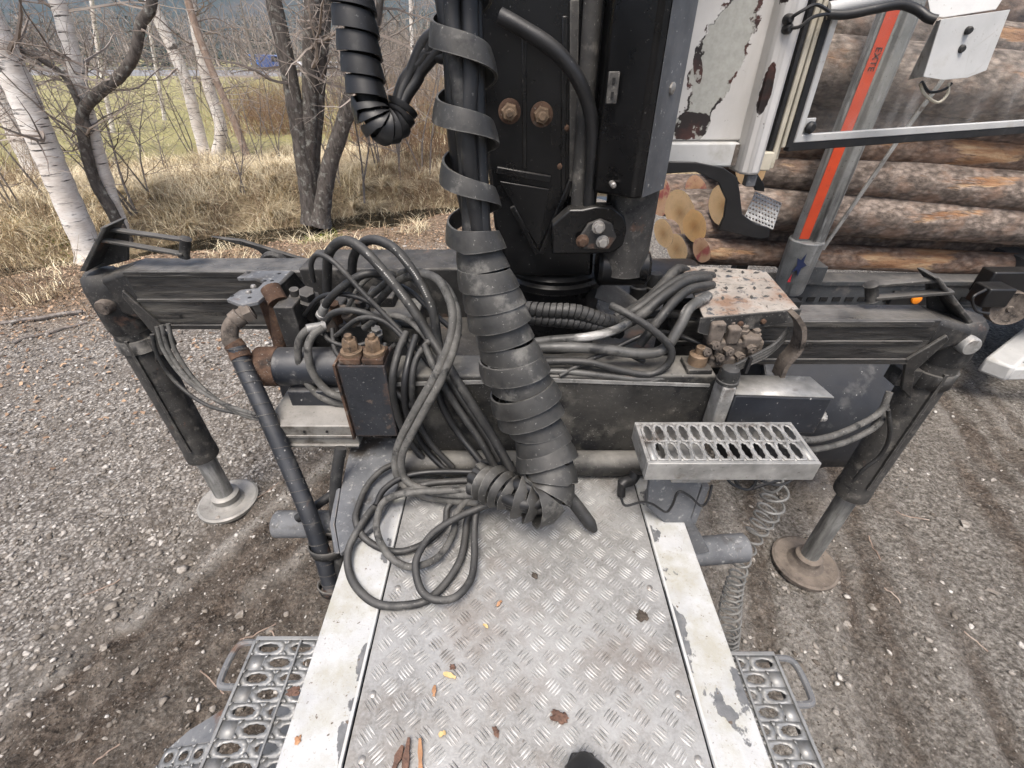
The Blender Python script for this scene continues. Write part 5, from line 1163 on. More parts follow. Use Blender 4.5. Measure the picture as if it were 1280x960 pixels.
for x in (1.9, 3.4, 5.0, 6.6):
    mb = MB(); mb.bb(x-.08, x+.08, TY-.3, TY+1.2, z1+.001, z1+.12); tpart('bolster', mb, 'trailer')
mb = MB(); p = W(1145, 374, TY-.29); mb.lathe(p, (0, -1, 0), [(.032, 0), (.03, .012), (.018, .018)], 18); o = tpart('amber_marker', mb, 'amber', 0); 
mb = MB(); mb.bb(p.x-.16, p.x+.1, TY-.288, TY-.264, p.z-.05, p.z+.05); tpart('marker_plate', mb, 'plastic_black', .006)
mb = MB(); p = W(1262, 386, TY-.55); mb.lathe(p, (-.25, -1, .1), [(.0, .014), (.015, .014), (.02, .0), (.085, .002), (.1, .01), (.105, 0), (.105, -.05), (.07, -.12)], 28); bc = tpart('brake_chamber', mb, 'rust_brown', 0)
mb = MB(); mb.box(W(1238, 368, TY-.5), (.16, .12, .12)); mb.box(W(1262, 352, TY-.4), (.35, .1, .16)); tpart('valve_housing', mb, 'plastic_black', .01)
mb = MB(); mb.tube(spline([W(1232, 362, TY-.55), W(1216, 372, TY-.58), W(1220, 388, TY-.58), W(1236, 392, TY-.58)], 6), .008, 8); tpart('brake_hose', mb, 'rubber_new', 0)
for x in (4.6, 5.9):
    mb = MB(); mb.lathe((x, TY-.35, .47), (0, 1, 0), [(.25, 0), (.38, .0), (.45, .03), (.47, .08), (.47, .22), (.45, .28), (.38, .3), (.25, .3)], 36); w = tpart('wheel', mb, 'tyre', 0)
    mb = MB(); mb.lathe((x, TY-.33, .47), (0, 1, 0), [(.0, .06), (.1, .06), (.12, .1), (.25, .02), (.26, .0), (.26, .2)], 28); tpart('rim', mb, 'galv', 0, w)
for x in (2.0, 8.5):
    mb = MB(); mb.bb(x-.05, x+.05, TY-.22, TY-.12, .0, z0-.002); tpart('landing_leg', mb, 'trailer')
    mb = MB(); mb.bb(x-.05, x+.05, TY+.77, TY+.87, .0, z0-.002); tpart('landing_leg', mb, 'trailer')
# stakes
def stake(p0, p1, lab, mark=False):
    t = thing('log_stake', lab, 'stake', tuple(p0)); d = (p1-p0); L = d.length; d.normalize(); s = V((1, 0, 0)); s = (s-d*s.dot(d)).normalized(); nrm = d.cross(s)
    if nrm.y > 0: nrm = -nrm
    rot = Matrix((s, nrm, d)).transposed()
    def loc(a, b, c): return p0+s*a+nrm*b+d*c
    mb = MB()
    sec = [(-.085, -.02), (-.085, .03), (-.06, .042), (-.02, .042), (-.008, .024), (.004, .024), (.016, .055), (.06, .062), (.085, .04), (.085, -.04), (-.02, -.06)]
    mb.prism([loc(a, b, 0) for a, b in sec], d*L); obj('stake_profile', mb, mt['stake_alu'], t, .006)
    if mark:
        mb = MB(); mb.prism([loc(-.079, .0445, .13), loc(-.022, .0445, .13), loc(-.022, .0445, L), loc(-.079, .0445, L)], nrm*.002); tp_ = obj('orange_tape', mb, mt['orange'], t)
        mb = MB(); mb.lathe(loc(0, 0, -.22), d, [(.083, 0), (.09, .02), (.098, .33), (.093, .335)], 20); obj('socket', mb, mt['stake_alu'], t, .003)
        star = []
        for k in range(10):
            a = 2*math.pi*k/10; r_ = (.05 if k % 2 == 0 else .022); star.append(loc(-.045+r_*.8*math.cos(a), .0965, -.01+r_*1.5*math.sin(a)))
        mb = MB(); mb.prism(star, nrm*.001); obj('star_mark', mb, mt['navy'], t)
        mb = MB(); mb.prism([loc(-.08, .092, -.12), loc(-.06, .092, -.12), loc(-.07, .092, -.07)], nrm*.001); obj('red_mark', mb, mt['red'], t)
        cu = bpy.data.curves.new('lettering', 'FONT'); cu.body = 'EXTE'; cu.size = .042; cu.extrude = .0008; cu.align_x = 'CENTER'; cu.align_y = 'CENTER'
        tmp = bpy.data.objects.new('tmp', cu); COL.objects.link(tmp); dg = bpy.context.evaluated_depsgraph_get(); me = bpy.data.meshes.new_from_object(tmp.evaluated_get(dg)); bpy.data.objects.remove(tmp)
        me.materials.clear(); me.materials.append(mt['ink']); lo = bpy.data.objects.new('lettering', me); COL.objects.link(lo); lo.parent = t
        c = loc(-.05, .0478, .99)-p0; rt = Matrix((-d, s, nrm)).transposed().to_4x4()
        lo.matrix_local = Matrix.Translation(c) @ rt
    return t
sa = W(1000, 322, TY-.33); sb_ = W(1150, -28, TY-.33)
sb_ = sa+(W(1128, 0, TY-.33)-sa)*1.35
stake(sa, sb_, 'grey aluminium log stake with an orange stripe reading EXTE', True)
stake(V((3.6, TY-.3, z1)), V((3.75, TY-.33, 3.0)), 'plain grey log stake further along the log load')
stake(V((2.2, TY+1.25, z1)), V((2.2, TY+1.25, 3.0)), 'grey log stake on the far side of the log load')
mb = MB(); mb.bar(W(1122, 176, TY-.36), W(1028, 312, TY-.36), .02, .012, (0, 1, 0)); mb.bar(W(1122, 176, TY-.36)+V((0, 0, .0)), W(1200, 70, TY-.36), .02, .012, (0, 1, 0)); obj('load_strap', mb, mt['galv'], None, .002, label='thin grey strap slanting down across the logs behind the striped stake', cat='strap', origin=tuple(W(1028, 312, TY-.36)))
# logs: each with its own bend, taper, bark and slanted cut
LOGN = 0
def log(p0, p1, r0, r1, lab, bark=0, end=0, skew=.42, seed=None, red=False):
    global LOGN
    LOGN += 1; rs = random.Random(seed or LOGN*13); p0 = V(p0); p1 = V(p1); d = p1-p0; L = d.length; d.normalize()
    yv = V((0, 0, 1)).cross(d).normalized(); zv = d.cross(yv); n = 22; m = int(L/.12)+2; v = []; f = []; mi = []
    ph = rs.uniform(0, 9); off = V((rs.uniform(0, 50), rs.uniform(0, 50), 0)); bend = rs.uniform(-.03, .03)
    for i in range(m):
        t = i/(m-1); x = t*L; r = r0+(r1-r0)*t
        for k in range(n):
            a = 2*math.pi*k/n; rr = r*(1+.07*mnoise.noise(V((x*1.6, math.cos(a), math.sin(a)))+off)+.06*mnoise.noise(V((x*6, math.cos(a)*2.5, math.sin(a)*2.5))+off))
            if i == 0: rr *= .97
            y = rr*math.cos(a); z = rr*math.sin(a); xx = x
            if t < .5: xx += (-y*skew - z*.15)*max(0, 1-x/.3)
            v.append((xx, y+bend*math.sin(t*3.1), z)); 
    for i in range(m-1):
        for k in range(n):
            k2 = (k+1) % n; f.append((i*n+k, i*n+k2, (i+1)*n+k2, (i+1)*n+k)); mi.append(0)
    f.append(tuple(reversed(range(n)))); mi.append(1); f.append(tuple((m-1)*n+k for k in range(n))); mi.append(1)
    mb = MB(); mb.v = v; mb.f = f; mb.m = mi
    o = obj('log', mb, [LB[bark], LE[end]], None, 0, angle=45, label=lab, cat='log', group='logs stacked on the trailer')
    o.matrix_world = Matrix.Translation(p0) @ Matrix((d, yv, zv)).transposed().to_4x4()
    # branch stubs
    return o
def lpx(xl, yl, xr, yr, Yl, Yr, dia_px_l, lab, bark=0, end=0, skew=.42, taper=.85):
    a = W(xl, yl, Yl); b = W(xr, yr, Yr); d = (b-a).normalized(); r = dia_px_l/2/FPX*(a.y*cp-(a.z-CAMZ)*sp)
    L = 5.2+random.Random(LOGN).uniform(-.3, .5)
    return log(a, a+d*L, r, r*taper, lab, bark, end, skew)
lpx(877, 313, 1275, 333, 3.00, 2.96, 31, 'bottom front log with torn orange bark and red paint on its cut end', 2, 2)
lpx(868, 283, 1280, 303, 3.16, 3.20, 40, 'orange-ended log lying just above and behind the bottom front log', 1, 1)
lpx(850, 266, 1280, 268, 3.38, 3.42, 54, 'biggest tan-ended log whose cut face tops the cluster of ends', 0, 0)
lpx(829, 292, 1280, 302, 3.45, 3.45, 35, 'small tan-ended log at the edge of the cluster beside the mudguard', 1, 0)
lpx(846, 311, 1280, 322, 3.30, 3.30, 37, 'tan-ended bottom log next to the red-painted log end', 0, 0)
lpx(905, 258, 1280, 280, 2.98, 2.90, 54, 'thick grey-barked log passing behind the cab step bracket', 0, 0)
lpx(870, 240, 1280, 248, 3.50, 3.5, 38, 'log with a red-marked end sitting above the biggest tan end', 1, 2)
lpx(822, 244, 1280, 246, 3.75, 3.75, 50, 'log end half hidden by the lift cylinder casing', 1, 2)
lpx(938, 208, 1280, 240, 3.02, 2.92, 50, 'grey-barked log with a knot above the cab step tread', 0, 0)
lpx(960, 175, 1280, 196, 2.98, 2.96, 42, 'torn brown log seen just below the window frame', 2, 1)
lpx(885, 196, 1280, 214, 3.45, 3.4, 46, 'brown log in the second layer below the cab sill', 1, 1)
lpx(935, 138, 1280, 158, 3.02, 2.98, 46, 'pinkish log behind the lower edge of the window glass', 1, 1)
lpx(975, 82, 1280, 112, 2.95, 2.9, 74, 'broad grey log filling the middle of the window glass', 0, 1)
lpx(960, 30, 1280, 60, 3.05, 3.0, 50, 'dark log behind the cable and the top of the window', 0, 0)
lpx(990, -8, 1280, 12, 3.1, 3.05, 48, 'brown log behind the lamp mount plate', 1, 0)
lpx(900, 160, 1280, 170, 3.5, 3.5, 52, 'log deep in the stack behind the window corner', 1, 1)
lpx(910, 105, 1280, 115, 3.5, 3.5, 52, 'log deep in the stack beside the cab door seal', 0, 1)
lpx(905, 60, 1280, 70, 3.5, 3.5, 52, 'log deep in the stack behind the cab corner post', 1, 1)
lpx(920, 15, 1280, 25, 3.5, 3.5, 52, 'log deep in the stack level with the top cable', 0, 0)
for k, (yy_, Yp) in enumerate(((300, 3.75), (270, 3.85), (215, 3.85), (170, 3.85), (120, 3.85), (70, 3.85), (20, 3.85), (-25, 3.5), (-30, 3.2))):
    lpx(900+7*k, yy_, 1280, yy_+8, Yp, Yp, 46, 'log in the hidden rear layers of the stack', k % 2, k % 2)
# white drawbar corner by the trailer
wf = thing('white_drawbar', 'corner of a white painted steel drawbar frame lying on the yard', 'drawbar', tuple(G(1242, 468, .3)))
a = G(1244, 462, .30); b = W(1300, 405, a.y+.35); c = G(1330, 452, .30)
mb = MB(); mb.bar(a, a+(G(1330, 390, .30)-a)*1.6, .16, .12); obj('side_beam', mb, mt['white_paint'], wf, .02)
mb = MB(); mb.bar(a+V((.05, -.02, -.002)), a+V((1.6, .02, -.002)), .08, .10); obj('front_beam', mb, mt['white_paint'], wf, .015)
mb = MB(); mb.bb(a.x+1.2, a.x+1.3, a.y+.05, a.y+.15, 0, .25); obj('prop_leg', mb, mt['white_paint'], wf, .005)
# ------------------------------------------------------------------ hoses
def arclen(pts):
    c = [0.0]
    for a, b in zip(pts, pts[1:]): c.append(c[-1]+(b-a).length)
    return c
def helix_wrap(path, rad, pitch, width, th=.004, flare=.006, seg=28, jit=.25, seed=1, start=0, end=None):
    """spiral wrap: a band wound round the path; rad/pitch/width are functions of 0..1"""
    rs = random.Random(seed); path = resample(path, .004); fr = frames(path); cum = arclen(path); T = cum[-1]; end = T if end is None else end
    def at(s):
        s = min(max(s, 0), T-1e-6); i = min(int(s/.004), len(path)-2); f = (s-cum[i])/max(cum[i+1]-cum[i], 1e-9)
        return path[i].lerp(path[i+1], f), fr[i]
    mb = MB(); s = start; th_a = 0.0; rows = []
    jt = [rs.uniform(-1, 1) for _ in range(400)]; jr = [rs.uniform(-1, 1) for _ in range(400)]
    while s < end:
        f = s/T; turn = th_a/(2*math.pi); k = int(turn); g = turn-k; g = g*g*(3-2*g)
        tilt = (jt[k]*(1-g)+jt[k+1]*g)*jit; rr = rad(f)*(1+.06*(jr[k]*(1-g)+jr[k+1]*g)*jit*4)
        w = width(f); row = []
        for (ds, ex) in ((-.5, 0), (-.5, th), (0, th+flare*.65), (.5, th+flare), (.5, flare*.8), (0, flare*.4)):
            ss = s+ds*w+tilt*w*.35*math.cos(th_a+1); p, (t, a, b) = at(ss)
            row.append(p+(a*math.cos(th_a)-b*math.sin(th_a))*(rr+ex))
        rows.append(row); da = 2*math.pi/seg; th_a += da; s += pitch(f)*da/(2*math.pi)
    for r in rows: mb.v += [tuple(p) for p in r]
    n = 6
    for i in range(len(rows)-1):
        for k in range(n):
            k2 = (k+1) % n; mb.f.append((i*n+k, i*n+k2, (i+1)*n+k2, (i+1)*n+k)); mb.m.append(0)
    mb.f.append(tuple(range(n))); mb.m.append(0); e = (len(rows)-1)*n; mb.f.append(tuple(e+k for k in reversed(range(n)))); mb.m.append(0)
    return mb
# main bundle: down the column, over the beam, on to the deck and back to the left
bpath = spline([W(566, -60, 1.02), W(572, 0, 1.02), W(580, 80, 1.01), W(583, 160, 1.0), W(588, 240, .99), W(597, 310, .97), W(618, 380, .945), W(640, 450, .92), W(663, 515, .89), W(680, 560, .855), W(688, 596, .815), W(676, 620, .785), W(648, 620, .785), W(618, 608, .82), W(592, 600, .855)], 10)
hb = thing('hose_bundle', 'thick bundle of black hoses in spiral wrap running down the column on to the deck', 'hose bundle', tuple(bpath[-30]))
def rb(f): return (.045+.020*float(sstep(np.array(f), .35, .62)))*(1-.36*float(sstep(np.array(f), .82, .92)))
tot = arclen(bpath)[-1]
mb = helix_wrap(bpath, rb, lambda f: .112 if f < .34 else (.043 if f < .80 else .032 if f < .87 else .027), lambda f: .037 if f < .34 else (.043 if f < .80 else .031 if f < .87 else .017), .004, .010, 30, .75, 11, 0, tot*.985)
wr = obj('spiral_wrap', mb, mt['wrap'], hb, angle=50)
fr_ = frames(bpath)
for k in range(7):
    a0 = k*2*math.pi/7; pts = []
    for i, p in enumerate(bpath):
        t, a, b = fr_[i]; f = i/(len(bpath)-1); an = a0+f*2.2+.35*math.sin(f*17+k*2.1); r = (rb(f)-.018)*((.92+.12*math.sin(f*23+k*1.7)) if k else .1)
        pts.append(p+(a*math.cos(an)+b*math.sin(an))*r)
    mb = MB(); mb.tube(pts, .0145+.0015*(k % 3), 12); obj('inner_hose', mb, mt['rubber_new' if k % 3 else 'rubber'], hb)
pe = spline([W(690, 600, .84), W(712, 622, .82), W(728, 642, .80), W(744, 664, .775)], 5)
mb = MB(); mb.tube(pe, [.018]*(len(pe)-2)+[.014, .008], 12); obj('loose_end', mb, mt['rubber'], hb)
# looped bundle hanging at the column
lp = spline([W(432, -60, 1.06), W(440, 0, 1.05), W(449, 60, 1.04), W(457, 108, 1.03), W(464, 140, 1.02), W(477, 158, 1.02), W(495, 153, 1.04), W(506, 126, 1.06)], 10)
hl = thing('hose_bundle', 'slimmer black spiral-wrapped hose loop hanging free beside the column', 'hose bundle', tuple(lp[-10]))
tl = arclen(lp)[-1]
obj('spiral_wrap', helix_wrap(lp, lambda f: .033-.011*f*f, lambda f: .034 if f < .66 else .014, lambda f: .031 if f < .66 else .0105, .003, .005, 26, .12, 9, .02, tl*.97), mt['rubber_new'], hl, angle=50)
mb = MB(); mb.tube(lp[:-6], .020, 14); obj('core', mb, mt['hole_black'], hl)
for k, (dx, dy, e) in enumerate(((-8, 0, (548, 45)), (3, 4, (552, 60)), (8, -2, (556, 72)), (-2, -6, (552, 36)))):
    mb = MB(); mb.tube(spline([W(496+dx*.3, 144, 1.045), W(503+dx*.6, 122+dy, 1.06), W(515+dx, 98+dy, 1.07), W(530, 72+dy*3, 1.07), W(*e, 1.06), W(e[0]+20, e[1]-14, 1.05)], 7), .0115, 10); obj('inner_hose', mb, mt['rubber_new'], hl)
mb = MB(); mb.tube(spline([W(625, 20, 1.25), W(650, 34, 1.24), W(690, 60, 1.23), W(718, 92, 1.23), W(735, 130, 1.24), W(741, 170, 1.25), W(739, 220, 1.26), W(735, 275, 1.27)], 8), .0165, 12); obj('column_hose', mb, mt['rubber_new'], crane)
# loose hoses, one thing each
def hose(pts, r, lab, mat='rubber', n=10, ends=(), per=7, name='hydraulic_hose'):
    P = [W(p[0], p[1], p[2]) if p[2] < 5 else G(p[0], p[1], p[2]-10) for p in pts]
    r = r*(.76 if pts[-1][2] > 5 else .88); s = spline(P, per); mb = MB(); mb.tube(s, r, n)
    if not ends: return obj(name, mb, mt[mat], None, label=lab, cat='hose', origin=tuple(s[-1]), group='hydraulic hoses on the crane foot')
    t = thing(name, lab, 'hose', tuple(s[-1]), 'hydraulic hoses on the crane foot'); obj('rubber_tube', mb, mt[mat], t)
    for e in ends:
        a, b = (s[0], s[2]) if e == 0 else (s[-1], s[-3]); d = (b-a).normalized()
        mb = MB(); mb.lathe(a-d*.012, d, [(r*.9, 0), (r*1.3, .002), (r*1.3, .012), (r*1.12, .013), (r*1.12, .05), (r*1.02, .055)], 14); obj('ferrule', mb, mt['rust' if r > .015 else 'galv'], t)
    return t
hose([(410, 384, 1.34), (409, 345, 1.33), (412, 315, 1.31), (432, 301, 1.28), (458, 316, 1.24), (488, 350, 1.2), (515, 385, 1.16), (540, 425, 1.12), (580, 490, 1.03), (615, 545, .98), (640, 590, .92)], .0165, 'fat hose arching from the left valve and diving behind the thick bundle', 'rubber', ends=(0,))
hose([(441, 386, 1.36), (440, 350, 1.34), (443, 318, 1.32), (462, 300, 1.29), (492, 310, 1.25), (520, 345, 1.2), (540, 385, 1.15), (548, 430, 1.12), (560, 470, 1.06), (600, 530, 1.0), (625, 575, .95)], .0155, 'second fat hose arching just behind the first one from the left valve', 'rubber', ends=(0,))
hose([(470, 380, 1.38), (500, 350, 1.28), (540, 345, 1.18), (562, 375, 1.1), (565, 415, 1.04), (548, 462, 1.0), (518, 515, .97), (497, 560, .95), (497, 595, .93), (520, 616, .90), (560, 625, .87), (610, 628, .83), (650, 620, .80)], .0135, 'pale grey hose sweeping in an S down to the spiral wrap on the deck', 'hose_grey')
hose([(460, 372, 1.38), (505, 340, 1.28), (548, 350, 1.17), (570, 385, 1.09), (570, 425, 1.03), (553, 472, .985), (524, 525, .955), (503, 568, .935), (506, 598, .92), (530, 612, .89), (570, 618, .86), (615, 618, .84), (650, 612, .81)], .0125, 'pale grey hose lying tight along the S-shaped one', 'hose_grey')
hose([(392, 352, 1.27), (389, 330, 1.26), (398, 318, 1.25), (420, 330, 1.22), (450, 362, 1.19), (485, 398, 1.16), (520, 435, 1.12), (548, 470, 1.08)], .0085, 'thin hose running beneath the fat arches from the left valve', 'rubber')
hose([(402, 392, 1.28), (412, 374, 1.26), (432, 356, 1.25), (460, 342, 1.26), (500, 345, 1.3)], .014, 'short hose with a silver ferrule leaving the left valve', 'rubber', ends=(0,))
hose([(405, 405, 1.24), (416, 392, 1.22), (440, 388, 1.2), (470, 396, 1.2), (500, 405, 1.22), (540, 410, 1.25)], .0115, 'low hose crossing in front of the left valve', 'rubber')
hose([(402, 408, 1.22), (385, 412, 1.2), (373, 430, 1.19), (376, 462, 1.18), (392, 488, 1.17), (415, 502, 1.16), (442, 508, 1.16)], .0135, 'grey hose bowing out over the horizontal cylinder', 'hose_grey', ends=(0,))
hose([(404, 410, 1.21), (392, 418, 1.19), (385, 436, 1.17), (390, 464, 1.16), (406, 486, 1.15), (425, 496, 1.14), (445, 500, 1.14)], .0135, 'grey hose lying inside the bowed one over the horizontal cylinder', 'hose_grey')
hose([(404, 412, 1.23), (410, 424, 1.2), (430, 432, 1.19), (455, 430, 1.2), (470, 418, 1.22)], .008, 'short thin hose looping below the left valve', 'rubber')
HG = [[(508, 416, 1.14), (498, 440, 1.08), (491, 472, 1.03), (494, 508, 1.03), (508, 545, 1.02), (530, 574, 1.0), (556, 596, .97)], [(520, 420, 1.13), (512, 446, 1.07), (506, 478, 1.025), (508, 512, 1.02), (520, 542, 1.01), (536, 566, 1.0), (560, 590, .97)],
      [(538, 424, 1.12), (520, 450, 1.06), (515, 486, 1.02), (522, 522, 1.01), (540, 556, .99), (566, 584, .97)], [(552, 440, 1.1), (545, 470, 1.04), (552, 505, 1.02), (572, 540, 1.0), (600, 576, .95)], [(530, 430, 1.08), (548, 470, 1.03), (572, 510, 1.0), (598, 548, .96), (622, 590, .92)], [(482, 430, 1.16), (478, 455, 1.1), (488, 480, 1.05), (506, 500, 1.03), (530, 520, 1.02)]]
HL = ['dark hose hanging closest to the rusty mounting box', 'dark hose hanging second from the rusty mounting box', 'dark hose hanging third from the rusty mounting box', 'dark hose slanting behind the S-shaped grey hoses', 'long dark hose slanting down in front of the cross beam', 'short hose dropping behind the two rusty clamp nuts']
for k, (pp_, lab) in enumerate(zip(HG, HL)): hose(pp_, .0125-.001*(k % 3), lab, 'rubber_new' if k % 2 else 'rubber')
XL = [([(420, 420, 1.2), (450, 398, 1.18), (480, 402, 1.16), (505, 425, 1.13), (520, 455, 1.1)], 'thin hose bending round the back of the clamp nuts'), ([(380, 395, 1.3), (400, 372, 1.28), (430, 368, 1.26), (465, 380, 1.24), (500, 410, 1.2)], 'thin hose crossing behind the silver ferrule'), ([(430, 392, 1.3), (455, 352, 1.3), (490, 338, 1.3), (525, 360, 1.26), (545, 400, 1.2)], 'slack thin hose under the second fat arch'),
      ([(415, 410, 1.22), (420, 440, 1.18), (440, 455, 1.16), (470, 450, 1.16), (495, 430, 1.17)], 'thin hose dipping in front of the left valve fittings'), ([(470, 345, 1.4), (510, 362, 1.3), (540, 390, 1.22), (575, 420, 1.14)], 'thin hose slipping behind the thick bundle from the left'), ([(455, 410, 1.25), (480, 395, 1.22), (510, 400, 1.18), (535, 425, 1.13), (550, 455, 1.08), (545, 490, 1.04)], 'worn hose curling behind the S-shaped grey hoses'),
      ([(700, 470, 1.05), (740, 448, 1.08), (775, 440, 1.1), (805, 452, 1.1)], 'thin hose snaking over the worn hoses right of the bundle'), ([(760, 440, 1.12), (790, 425, 1.14), (820, 415, 1.16), (850, 420, 1.18), (880, 432, 1.15)], 'thin hose running into the brown valve')]
for k, (pp_, lab) in enumerate(XL): hose(pp_, .0085 if k != 5 else .011, lab, ('rubber', 'rubber_new', 'hose_grey')[k % 3])
dz = 11.0
hose([(640, 580, dz+.10), (588, 576, dz+.06), (558, 573, dz+.05), (522, 575, dz+.05), (484, 584, dz+.06), (460, 606, dz+.05), (447, 636, dz+.045), (445, 651, dz+.045), (454, 671, dz+.03), (478, 686, dz+.014), (505, 689, dz+.014), (534, 677, dz+.014), (556, 655, dz+.016), (560, 634, dz+.03), (580, 622, dz+.05), (620, 618, dz+.07)], .0125, 'black hose forming the back loop of the coil on the gusset', 'rubber')
hose([(620, 600, dz+.07), (540, 604, dz+.06), (499, 618, dz+.055), (472, 630, dz+.05), (451, 657, dz+.045), (436, 686, dz+.03), (436, 713, dz+.014), (448, 737, dz+.014), (472, 755, dz+.014), (505, 757, dz+.014), (534, 750, dz+.016), (558, 728, dz+.016), (576, 698, dz+.016), (582, 668, dz+.02), (585, 648, dz+.03), (600, 630, dz+.05), (630, 620, dz+.06)], .0135, 'black hose forming the widest loop over the chipped white rail', 'rubber')
hose([(600, 612, dz+.09), (520, 615, dz+.09), (484, 624, dz+.085), (472, 645, dz+.075), (472, 668, dz+.06), (484, 692, dz+.043), (505, 707, dz+.036), (525, 707, dz+.036), (549, 695, dz+.03), (566, 668, dz+.03), (572, 640, dz+.04), (590, 622, dz+.07), (625, 612, dz+.08)], .0125, 'dusty hose forming the inner loop across the deck edge', 'hose_grey')
hose([(640, 620, dz+.09), (612, 630, dz+.085), (570, 648, dz+.075), (540, 668, dz+.07), (522, 695, dz+.065), (520, 716, dz+.055), (528, 740, dz+.045), (546, 750, dz+.045), (570, 746, dz+.04), (588, 725, dz+.035), (593, 698, dz+.035), (593, 660, dz+.045), (598, 635, dz+.07), (620, 615, dz+.09)], .0125, 'black hose with ribbed surface making the smallest loop on the checker plate', 'rubber')
hose([(640, 592, dz+.09), (590, 590, dz+.08), (540, 590, dz+.075), (505, 596, dz+.075), (480, 612, dz+.07), (470, 632, dz+.06)], .012, 'hose lying within the back loop of the coil', 'rubber_new')
for pts_, lab in (([W(458, 316, 1.24), W(488, 350, 1.2), W(515, 385, 1.16)], None), ([W(492, 310, 1.25), W(520, 345, 1.2), W(540, 385, 1.15)], None)):
    sm = resample(spline(pts_, 10), .006); par_ = [o for o in bpy.data.objects if o.name.startswith('hydraulic_hose') and ('fat hose arching' in o.get('label', '') if pts_[0].x < W(470, 310, 1.25).x else 'second fat' in o.get('label', ''))][0]
    mb = MB(); rs = random.Random(2)
    for a, b in zip(sm, sm[1:]):
        if rs.random() < .3: continue
        v = (V((0, 0, CAMZ))-a).normalized(); d = (b-a).normalized(); sd_ = d.cross(v).normalized(); a2 = a+v*.0162; b2 = a2+d*.004
        mb.add([a2-sd_*.0016, b2-sd_*.0016, b2+sd_*.0016, a2+sd_*.0016], [(0, 1, 2, 3)])
    o = obj('print_marks', mb, mt['galv'], par_, recalc=False); o['kind'] = 'stuff'
# fat taped hose on the left with elbow and straps
fh = thing('suction_hose', 'fat blue-black taped hose dropping from a rusty elbow past the left rail', 'hose', tuple(G(415, 735, .75)))
fp = spline([W(296, 434, 1.19), W(306, 460, 1.16), W(330, 512, 1.09), (W(360, 580, 1.0)), W(385, 640, .92), W(402, 690, .86), W(416, 738, .80)], 8)
mb = MB(); mb.tube(fp, .0265, 20); obj('hose_body', mb, mt['cyl_blue'], fh)
obj('tape_turns', helix_wrap(fp, lambda f: .0267, lambda f: .036, lambda f: .002, .0006, .0002, 24, .5, 4), mt['leg_steel'], fh)
ep = spline([W(316, 388, 1.26), W(300, 396, 1.24), W(289, 408, 1.22), (W(288, 424, 1.2)), W(297, 437, 1.19), W(305, 455, 1.165)], 6)
mb = MB(); mb.tube(ep, .0235, 18); obj('elbow', mb, mt['rust_brown'], fh)
for i, r in ((2, .031), (7, .028), (22, .028), (26, .03)):
    a = ep[i]; b = ep[i+1]; mb = MB(); mb.lathe(a, b-a, [(.023, -.012), (r, -.01), (r, .014), (.023, .016)], 6 if i < 5 else 18); obj('elbow_collar', mb, mt['rust' if i > 20 else 'rust_brown'], fh)
fp2 = spline([W(426, 560, .98), W(420, 600, .94), W(419, 640, .90), W(424, 690, .86), W(425, 730, .82)], 7)
mb = MB(); mb.tube(fp2, .017, 14); obj('second_hose', mb, mt['rubber'], fh)
mb = MB(); mb.tube(spline([W(372, 648, .95), W(395, 632, .97), W(420, 615, 1.0)], 6), .015, 12); obj('cross_hose', mb, mt['rubber_new'], fh)
for (x, y, Yp, wd2) in ((409, 684, .865, .052), (417, 733, .81, .044)):
    c = W(x, y, Yp); mb = MB(); n = 28; ring = []
    for k in range(n):
        a = 2*math.pi*k/n; ring.append((c.x+wd2*math.cos(a)*1.05, c.y+wd2*.75*math.sin(a), c.z))
    for (px3, py3, pz3) in ring: mb.v += [(px3, py3, pz3-.018), (px3, py3, pz3+.018)]
    for k in range(n): b = (2*k, 2*((k+1) % n), 2*((k+1) % n)+1, 2*k+1); mb.f.append(b); mb.m.append(0)
    o = obj('strap', mb, mt['leg_steel'], fh, recalc=False); solid(o, .004, 0)
# hoses to the left leg, right leg
for k, (dy, dx) in enumerate(((0, 0), (6, 6), (12, 14))):
    hose([(196+dx, 408-dy*.3, 1.6), (206+dx, 440, 1.57), (232+dx, 474+dy*.3, 1.53), (270+dx*.6, 500+dy*.4, 1.48), (310, 515+dy*.5, 1.42), (350, 522+dy*.3, 1.34), (400, 522, 1.25)], .0095, ['thin hose nearest the left stabiliser leg sagging to the sheet box', 'middle of three thin hoses sagging from the left stabiliser leg', 'outermost thin hose sagging from beneath the left beam'][k], 'hose_grey')
hose([(190, 418, 1.59), (198, 446, 1.58), (222, 480, 1.56), (262, 508, 1.5), (318, 520, 1.42)], .009, 'short thin hose clamped to the left stabiliser leg', 'rubber')
hose([(1112, 490, 1.22), (1100, 515, 1.2), (1070, 533, 1.17), (1040, 545, 1.12), (1012, 550, 1.06), (985, 545, 1.02)], .0125, 'upper dusty hose curving from the right stabiliser leg to the end box', 'hose_grey')
hose([(1108, 505, 1.24), (1098, 530, 1.21), (1068, 548, 1.18), (1038, 558, 1.13), (1008, 562, 1.07), (980, 556, 1.02)], .0125, 'lower dusty hose curving from the right stabiliser leg to the end box', 'hose_grey')
hose([(1110, 512, 1.2), (1112, 545, 1.2), (1100, 570, 1.2), (1080, 586, 1.2), (1068, 600, 1.2)], .008, 'thin pipe hose curling along the right stabiliser leg', 'rubber')
